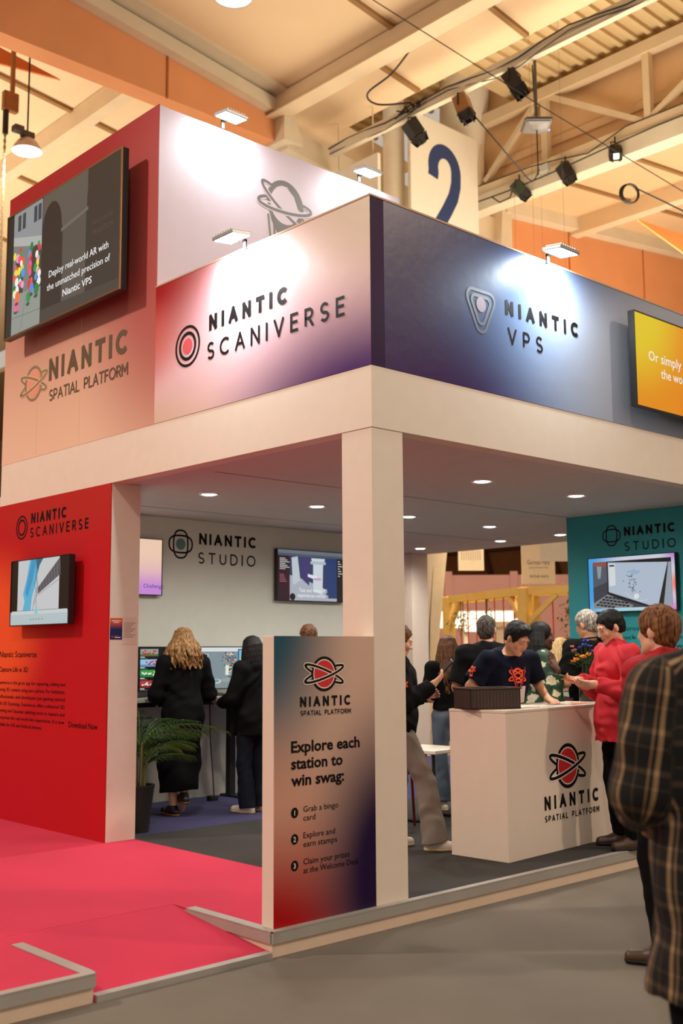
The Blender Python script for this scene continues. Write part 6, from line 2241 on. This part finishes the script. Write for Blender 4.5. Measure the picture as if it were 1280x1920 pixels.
HR_BLONDE = hair_material('hair_blonde', (74, 48, 26), (178, 134, 82))
HR_BROWN = hair_material('hair_brown', (48, 28, 16), (120, 76, 42))
HR_LBROWN = hair_material('hair_light_brown', (66, 36, 20), (150, 98, 60))
HR_BLACK = hair_material('hair_black', (8, 7, 8), (30, 26, 26))
HR_GREY = hair_material('hair_grey', (96, 90, 82), (188, 180, 168), 0.6)
HR_DGREY = hair_material('hair_dark_grey', (36, 30, 26), (104, 94, 84), 0.6)


def floral():
    mt = bpy.data.materials.new('floral_cloth')
    mt.use_nodes = True
    nt = mt.node_tree
    b = nt.nodes['Principled BSDF']
    b.inputs['Roughness'].default_value = 0.7
    tc = nt.nodes.new('ShaderNodeTexCoord')
    ns = nt.nodes.new('ShaderNodeTexNoise'); ns.inputs['Scale'].default_value = 16
    ad = nt.nodes.new('ShaderNodeMixRGB'); ad.blend_type = 'ADD'; ad.inputs[0].default_value = 0.10
    nt.links.new(tc.outputs['Object'], ns.inputs['Vector'])
    nt.links.new(tc.outputs['Object'], ad.inputs[1]); nt.links.new(ns.outputs['Color'], ad.inputs[2])
    vo = nt.nodes.new('ShaderNodeTexVoronoi'); vo.inputs['Scale'].default_value = 9.5
    nt.links.new(ad.outputs[0], vo.inputs['Vector'])
    cr = nt.nodes.new('ShaderNodeValToRGB'); cr.color_ramp.interpolation = 'CONSTANT'
    e = cr.color_ramp.elements
    e[0].position = 0; e[0].color = S(206, 190, 160)
    e[1].position = 0.42; e[1].color = S(20, 78, 44)
    x = e.new(0.56); x.color = S(14, 48, 30)
    x = e.new(0.05); x.color = S(150, 130, 96)
    x = e.new(0.10); x.color = S(214, 200, 172)
    nt.links.new(vo.outputs['Distance'], cr.inputs[0])
    nt.links.new(cr.outputs[0], b.inputs['Base Color'])
    MATS['floral_cloth'] = mt
    return mt


def plaid():
    mt = bpy.data.materials.new('plaid_cloth')
    mt.use_nodes = True
    nt = mt.node_tree
    b = nt.nodes['Principled BSDF']
    b.inputs['Roughness'].default_value = 0.9
    tc = nt.nodes.new('ShaderNodeAttribute')
    tc.attribute_name = 'cloth'
    sp = nt.nodes.new('ShaderNodeSeparateXYZ')
    nt.links.new(tc.outputs['Vector'], sp.inputs[0])

    def math_(op, a, bb=None, c=None):
        n = nt.nodes.new('ShaderNodeMath'); n.operation = op
        for i, q in enumerate((a, bb, c)):
            if q is None:
                continue
            if isinstance(q, (int, float)):
                n.inputs[i].default_value = q
            else:
                nt.links.new(q, n.inputs[i])
        return n.outputs[0]

    def stripes(sock, period, segs):
        ph = math_('FRACT', math_('DIVIDE', math_('ADD', sock, 10.0), period))
        tot = None
        for c, w, amt in segs:
            d = math_('ABSOLUTE', math_('SUBTRACT', ph, c))
            s_ = math_('MULTIPLY', math_('SMOOTH_MIN', 1.0, math_('MAXIMUM', math_('DIVIDE', math_('SUBTRACT', w, d), 0.02), 0.0), 0.1), amt)
            tot = s_ if tot is None else math_('ADD', tot, s_)
        return tot
    vx = stripes(sp.outputs['X'], 0.092, ((0.28, 0.075, 0.62), (0.48, 0.035, 0.50), (0.84, 0.020, 0.30)))
    vz = stripes(sp.outputs['Y'], 0.105, ((0.30, 0.08, 0.13), (0.70, 0.03, 0.13)))
    f = math_('MULTIPLY', vx, math_('ADD', 0.65, math_('MULTIPLY', vz, 2.0)))
    f = math_('ADD', f, math_('MULTIPLY', vz, 0.5))
    cr = nt.nodes.new('ShaderNodeValToRGB')
    cr.color_ramp.elements[0].color = S(12, 10, 10)
    cr.color_ramp.elements[1].color = S(196, 158, 116)
    cr.color_ramp.elements[1].position = 0.9
    nt.links.new(f, cr.inputs[0])
    nt.links.new(cr.outputs[0], b.inputs['Base Color'])
    MATS['plaid_cloth'] = mt
    return mt


m_floral = floral()
m_plaid = plaid()


def Wd(root_loc, az, p):
    a = math.radians(az) - PI / 2
    c, s = math.cos(a), math.sin(a)
    return (root_loc[0] + p[0] * c - p[1] * s, root_loc[1] + p[0] * s + p[1] * c, root_loc[2] + p[2])


def slab_thing(name, loc, rz, tilt, roll, w, d, t_, mats, label, cat, parts):
    t = thing(name, loc, label, cat)
    t.rotation_euler = (tilt, roll, rz)
    bm = BM(); box(bm, (-w / 2, -d / 2, -t_ / 2), (w / 2, d / 2, t_ / 2), bev=min(0.003, t_ * 0.4)); build(parts[0], bm, [mats[0]], t)
    if len(parts) > 1:
        bm = BM(); box(bm, (-w / 2 + .004, -d / 2 + .006, t_ / 2), (w / 2 - .004, d / 2 - .006, t_ / 2 + 0.0008)); build(parts[1], bm, [mats[1]], t)
    return t


for q in ('black_cloth', 'black_knit', 'navy_cloth', 'dark_denim'):
    MATS[q].node_tree.nodes['Principled BSDF'].inputs['Specular IOR Level'].default_value = 0.15
# blonde woman at the desk, seen from behind
person('person in black with long wavy blonde hair at the desk, standing beside the palm', (1.28, 3.80, PZ), 78, 1.68,
       pose=dict(elL=(-0.27, 0.02, 1.12), wrL=(-0.17, 0.27, 1.06), elR=(0.28, 0.02, 1.12), wrR=(0.17, 0.27, 1.06), kneeR=(0.07, 0.05, 0.5), ankR=(-0.02, -0.10, 0.20), toeR=(-0.01, -0.02, 0.045)),
       skin=SK_FAIR, top=dict(mat=m_blk, sleeve=1, hem=0.80, puff=0.026, name='sweater', fold=0.006), bottom=dict(type='skirt', mat=m_blk2, hem=0.24, name='skirt', fold=0.007, fscale=20),
       shoes=dict(mat=SH_BLK, sole=SO_GUM, stripe=M('stripe_pink', (236, 130, 122), 0.6, var=0)), hair=dict(mat=HR_BLONDE, style='long', length=0.27, wave=0.020, count=28, r=0.019, spread=1.3, vol=0.028), head_yaw=-0.25, seed=1, h=0.008)
# dark-haired woman behind the sign board
L2, A2_ = (1.84, 3.48, PZ), 98
person('person in a long black coat with straight black hair, partly behind the sign board', L2, A2_, 1.60,
       pose=dict(elL=(-0.26, 0.03, 1.13), wrL=(-0.20, 0.25, 1.08), elR=(0.25, 0.0, 1.12), wrR=(0.10, 0.24, 1.10)),
       hands=dict(L=dict(d=(0.1, 0.95, 0.15), n=(0.9, 0, 0.5), curl=0.5)),
       skin=SK_FAIR, top=dict(mat=m_blk, sleeve=1, hem=0.76, puff=0.03, name='coat', fold=0.006, collar='hood'), bottom=dict(type='pants', mat=m_denim_d, puff=0.018, flare=0.02, len=0.08, name='jeans'),
       shoes=dict(mat=SH_WHT, sole=SO_WHT), hair=dict(mat=HR_BLACK, style='long', length=0.30, wave=0.003, count=30, r=0.014, spread=0.7), head_pitch=0.25, seed=2, h=0.008)
slab_thing('folded_leaflet', Wd(L2, A2_, (-0.175, 0.325, 1.015)), 1.9, 0.5, 0.3, 0.09, 0.14, 0.004, [m_paper], 'small white leaflet in the hand of the person in the long black coat', 'leaflet', ['sheet'])
# man whose head shows above the sign board
person('person with short dark thinning hair, only the head showing above the sign board', (2.42, 3.35, PZ), 72, 1.72, skin=SK_TAN,
       top=dict(mat=M('pale_shirt', (206, 200, 192), 0.8, var=0.03), sleeve=1, hem=0.88, name='shirt', collar='fold'), bottom=dict(type='pants', mat=m_navy, name='trousers'), shoes=dict(mat=SH_BLK, sole=SO_BLK),
       hair=dict(mat=HR_BROWN, thick=0.007), seed=3, h=0.009)
# woman with a phone right of the pillar
L4, A4 = (1.435, 1.205, PZ), -38
r4, p4, J4, _, _ = person('person in a black hoodie and grey jeans looking at a phone beside the corner pillar', L4, A4, 1.66, face=True, head_pitch=0.30,
       pose=dict(elR=(0.25, 0.02, 1.13), wrR=(0.19, 0.245, 1.27), elL=(-0.24, 0.0, 1.13), wrL=(-0.10, 0.22, 1.18), kneeR=(0.11, 0.20, 0.52), ankR=(0.12, 0.26, 0.085), toeR=(0.14, 0.42, 0.03), kneeL=(-0.10, 0.0, 0.50), ankL=(-0.10, -0.06, 0.085), toeL=(-0.13, 0.10, 0.03)),
       hands=dict(R=dict(d=(-0.05, 0.75, 0.65), n=(-0.45, -0.55, 0.7), curl=0.45, thumb=0.9)),
       skin=SK_FAIR, top=dict(mat=m_blk, sleeve=1, hem=0.86, puff=0.034, name='hoodie', fold=0.007, collar='hood'), bottom=dict(type='pants', mat=m_denim_g, puff=0.022, flare=0.03, len=0.04, name='jeans', fold=0.005),
       shoes=dict(mat=SH_WHT, sole=SO_WHT), hair=dict(mat=HR_BROWN, thick=0.010, nape=-0.09), seed=4, h=0.0065)
slab_thing('smartphone', Wd(L4, A4, (0.145, 0.345, 1.335)), math.radians(A4) - PI / 2, 0.85, 0.25, 0.074, 0.150, 0.009, [m_bezel, M('phone_glass', (60, 62, 66), 0.1, var=0)], 'dark smartphone held up by the person in the black hoodie', 'phone', ['case', 'screen'])
patch_on(r4, p4['top'], 'sleeve_print', m_logo, planet_runs(), (0.23, 0.0, 1.20), (0, 1, 0), (0, 0, 1), 0.055)
# girl with long brown hair, seen from behind
person('person with long brown hair in a black top and pale jeans behind the counter', (3.24, 2.29, PZ), 62, 1.60,
       pose=dict(elL=(-0.25, 0.0, 1.14), wrL=(-0.14, 0.24, 1.12), elR=(0.25, 0.0, 1.14), wrR=(0.14, 0.24, 1.12)),
       skin=SK_FAIR, top=dict(mat=m_blk2, sleeve=1, hem=1.0, puff=0.016, name='top'), bottom=dict(type='pants', mat=m_denim_l, puff=0.014, flare=0.03, name='jeans'), shoes=dict(mat=SH_WHT, sole=SO_WHT),
       hair=dict(mat=HR_BROWN, style='long', length=0.46, wave=0.009, count=26, r=0.016, spread=1.0), head_yaw=-0.3, seed=5, h=0.009)
# man in a black polo, back turned
person('person in a black polo shirt with short greying hair, back turned behind the crate', (3.03, 1.64, PZ), 55, 1.77, build_w=1.1,
       pose=dict(elL=(-0.29, -0.01, 1.13), wrL=(-0.20, 0.20, 1.02), elR=(0.29, -0.01, 1.13), wrR=(0.20, 0.22, 1.02)),
       skin=SK_TAN, top=dict(mat=m_blk, sleeve=0.5, slen=0.88, hem=0.86, puff=0.028, name='polo_shirt', collar='fold', fold=0.006), bottom=dict(type='pants', mat=m_navy, name='trousers'), shoes=dict(mat=SH_BLK, sole=SO_BLK),
       hair=dict(mat=HR_DGREY, thick=0.006), head_yaw=-0.45, seed=6, h=0.008)
# someone further back
person('person with grey hair, mostly hidden between the navy t-shirt and the black polo', (4.45, 2.78, PZ), 60, 1.58, skin=SK_TAN, top=dict(mat=m_navy, sleeve=1, hem=0.88, name='shirt'), bottom=dict(type='pants', mat=m_navy, name='trousers'), shoes=dict(mat=SH_BLK, sole=SO_BLK), hair=dict(mat=HR_DGREY, thick=0.008), seed=7, h=0.010)
# man in navy leaning over the counter
L8, A8 = (2.44, 1.08, PZ), 258
r8, p8, J8, hp8, Hm8 = person('person in a navy staff t-shirt with an orange print, leaning over the counter', L8, A8, 1.75, face=True, lean=0.42, head_pitch=0.30, head_yaw=0.12, build_w=1.12, belly=0.02,
       pose=dict(elL=(-0.33, 0.13, 1.20), wrL=(-0.30, 0.29, 1.075), elR=(0.33, 0.10, 1.18), wrR=(0.24, 0.28, 1.09)),
       hands=dict(L=dict(d=(0.25, 0.93, -0.22), n=(0, -0.2, -1), curl=0.15, thumb=0.2), R=dict(d=(-0.2, 0.95, -0.15), n=(0, -0.1, -1), curl=0.2, thumb=0.2)),
       skin=SK_TAN, top=dict(mat=m_navy, sleeve=0.5, slen=0.80, hem=0.86, puff=0.026, name='t_shirt', fold=0.006), bottom=dict(type='pants', mat=m_blk, name='trousers'), shoes=dict(mat=SH_BLK, sole=SO_BLK),
       hair=dict(mat=HR_BLACK, thick=0.014, quiff=True, nape=-0.05), seed=8, h=0.006)
patch_on(r8, p8['top'], 'chest_print', m_logo, planet_runs(), (0.0, 0.34, 1.22), (-1, 0, 0), (0, 0, 1), 0.125)
runs = []
xx = -0.62
for ch in 'NIANTIC':
    for ln in GLYPH[ch][1]:
        runs += stroke_quads([(xx + p[0] * 0.2, -0.95 + p[1] * 0.24) for p in ln], 0.055)
    xx += GLYPH[ch][0] * 0.2 + 0.07
patch_on(r8, p8['top'], 'chest_print', m_logo, runs, (-0.02, 0.34, 1.20), (-1, 0, 0), (0, 0, 1), 0.15)
patch_on(r8, p8['top'], 'sleeve_print', m_logo, planet_runs(), (0.26, 0.09, 1.30), (-0.55, 0.83, 0), (0, 0, 1), 0.052)
g8 = p8['top']
bm = BM()
pl = [front_of(g8, x, z, lift=0.009) for x, z in ((-0.075, 1.33), (-0.065, 1.28), (-0.045, 1.22), (-0.01, 1.16), (0.03, 1.22), (0.06, 1.28), (0.07, 1.33))]
tube(bm, smooth_path(pl, 4), 0.005, 6)
build('lanyard', bm, [M('lanyard_magenta', (150, 30, 80), 0.6, var=0.1)], g8)
c8 = front_of(g8, 0.0, 1.11, lift=0.0)
bm = BM(); box(bm, (-0.05, -0.003, -0.07), (0.05, 0.003, 0.07), bev=0.002); o = build('badge', bm, [M('badge_white', (226, 218, 214), 0.5, var=0.02)], g8)
o.location = c8 + Vector((-0.01, 0.03, 0)); o.rotation_euler = (-0.35, 0.15, 0)
# woman with braids and a floral shirt
L9, A9 = (3.16, 1.17, PZ), -38
r9, p9, J9, _, _ = person('person with long black braids in a green floral shirt, one hand raised', L9, A9, 1.70, face=True, build_w=1.08, belly=0.01,
       pose=dict(elR=(0.36, 0.02, 1.08), wrR=(0.37, 0.05, 1.33), elL=(-0.25, 0.0, 1.12), wrL=(-0.14, 0.24, 1.06)),
       hands=dict(R=dict(d=(-0.15, -0.35, 0.92), n=(0.75, 0.35, 0.35), curl=0.12, thumb=0.3)),
       skin=SK_DARK, top=dict(mat=m_floral, sleeve=1, cuff=0.86, hem=0.80, puff=0.034, name='floral_shirt', fold=0.006, collar='fold'), bottom=dict(type='pants', mat=m_blk, name='trousers'), shoes=dict(mat=SH_BLK, sole=SO_BLK),
       hair=dict(mat=HR_BLACK, style='long', length=0.34, wave=0.004, count=34, r=0.0085, k=0.004, spread=1.3, h=0.005, arc=(-100, 100)), seed=9, h=0.0065)
# grey-haired man in a black t-shirt
r10, p10, J10, _, _ = person('person with grey hair in a black t-shirt facing the teal wall, back turned', (3.68, 1.02, PZ), 82, 1.81, build_w=1.12, head_pitch=0.28, head_yaw=0.2,
       pose=dict(elL=(-0.31, -0.02, 1.14), wrL=(-0.22, 0.21, 1.08), elR=(0.30, -0.01, 1.14), wrR=(0.14, 0.24, 1.10)),
       skin=SK_TAN, top=dict(mat=m_blk2, sleeve=0.5, slen=0.82, hem=0.86, puff=0.028, name='t_shirt', fold=0.006), bottom=dict(type='pants', mat=m_denim_d, name='jeans'), shoes=dict(mat=SH_BLK, sole=SO_BLK),
       hair=dict(mat=HR_GREY, thick=0.010), seed=10, h=0.007)
bm = BM(); tube(bm, [(-0.085, 0.02, 1.555), (-0.06, -0.085, 1.565), (0.0, -0.105, 1.57), (0.06, -0.085, 1.565), (0.085, 0.02, 1.555)], 0.008, 6); build('lanyard', bm, [MATS['navy_cloth']], p10['top'])
# man in a red jacket with an orange card
L11, A11 = (2.66, 0.06, PZ), 150
r11, p11, J11, _, _ = person('person in a red jacket with dark hair reading an orange card beside the counter', L11, A11, 1.76, face=True, head_pitch=0.34, lean=0.05, build_w=1.05,
       pose=dict(elL=(-0.27, 0.05, 1.14), wrL=(-0.16, 0.27, 1.20), elR=(0.27, 0.05, 1.14), wrR=(0.13, 0.25, 1.22)),
       hands=dict(L=dict(d=(0.25, 0.95, 0.05), n=(0.7, -0.1, 0.7), curl=0.5), R=dict(d=(-0.25, 0.95, 0.1), n=(-0.7, -0.1, 0.7), curl=0.45)),
       skin=SK_FAIR, top=dict(mat=m_red, sleeve=1, hem=0.78, puff=0.028, name='jacket', fold=0.008, fscale=36, collar='stand'), bottom=dict(type='pants', mat=m_blk, name='trousers'), shoes=dict(mat=SH_BRN, sole=SO_BLK),
       hair=dict(mat=HR_BLACK, thick=0.012, nape=-0.06), seed=11, h=0.0065)
slab_thing('card', Wd(L11, A11, (-0.03, 0.41, 1.235)), math.radians(A11) - PI / 2 + 0.2, 0.25, 0.0, 0.12, 0.10, 0.003, [MATS['orange_card']], 'orange card held over the counter by the person in the red jacket', 'card', ['sheet'])
bm = BM(); tube(bm, [(0.06, 0.13, 1.36), (0.098, 0.03, 1.50), (0.06, -0.075, 1.50), (-0.06, -0.075, 1.50), (-0.098, 0.03, 1.50), (-0.06, 0.13, 1.36)], 0.011, 6); build('lanyard', bm, [MATS['navy_cloth']], p11['top'])
# man in a crimson jacket, back turned, on the hall carpet
person('person in a crimson jacket with brown hair, back turned, standing before the platform', (0.65, -1.52, 0), 84, 1.82, build_w=1.08, head_yaw=0.15,
       pose=dict(elL=(-0.215, 0.0, 1.12), wrL=(-0.09, 0.17, 1.0), elR=(0.25, 0.0, 1.14), wrR=(0.16, 0.22, 1.05), toeL=(-0.19, 0.11, 0.03)),
       skin=SK_FAIR, top=dict(mat=m_red2, sleeve=1, hem=0.74, puff=0.026, name='jacket', fold=0.008, fscale=34, collar='stand'), bottom=dict(type='pants', mat=m_blk2, name='trousers'), shoes=dict(mat=SH_BRN, sole=SO_BLK),
       hair=dict(mat=HR_LBROWN, thick=0.018, nape=-0.085), seed=12, h=0.007)
# person in the plaid shirt close by
r13, p13, J13, _, _ = person('person in a loose black and tan plaid shirt, seen from behind, nearest of all', (-1.775, -3.18, 0), 54, 1.85, build_w=1.12,
       pose=dict(shL=(-0.195, -0.01, 1.40), elL=(-0.235, 0.0, 1.16), wrL=(-0.16, 0.22, 1.08), elR=(0.30, 0.0, 1.14), wrR=(0.2, 0.22, 1.08)),
       skin=SK_TAN, top=dict(mat=m_plaid, sleeve=1, hem=0.66, puff=0.036, hemr=0.195, name='plaid_shirt', fold=0.008, fscale=16, collar='fold'), bottom=dict(type='pants', mat=m_blk2, name='trousers'), shoes=dict(mat=SH_BLK, sole=SO_BLK),
       hair=dict(mat=HR_BROWN, thick=0.012), seed=13, h=0.008)
wrap_coords(p13['top'], [(J13['pelvis'] - np.array([0, 0, 0.4]), J13['neck'], 0.20)] + [(J13['sh' + q] + (J13['sh' + q] - J13['el' + q]) * 0.05, J13['el' + q], 0.085) for q in 'LR'] + [(J13['el' + q], J13['wr' + q], 0.075) for q in 'LR'])
# two people far beyond the stand
person('person with long blonde hair in a pink top, far beyond the woman with braids', (7.35, 3.98, 0), -20, 1.74, skin=SK_FAIR, top=dict(mat=m_pinktop, sleeve=1, hem=0.85, name='sweater'), bottom=dict(type='pants', mat=m_denim_l, name='jeans'), shoes=dict(mat=SH_WHT, sole=SO_WHT),
       hair=dict(mat=hair_material('hair_pale_blonde', (170, 126, 70), (236, 206, 150)), style='long', length=0.32, wave=0.01, count=20, r=0.018), seed=14, h=0.010)
person('person with short dark hair far beyond the stand, beside the edge of the teal wall', (7.75, 4.12, 0), -30, 1.76, face=True, skin=SK_FAIR, top=dict(mat=m_pinktop, sleeve=1, hem=0.85, name='shirt'), bottom=dict(type='pants', mat=m_navy, name='trousers'), shoes=dict(mat=SH_BLK, sole=SO_BLK),
       hair=dict(mat=HR_BROWN, thick=0.016), seed=15, h=0.009)
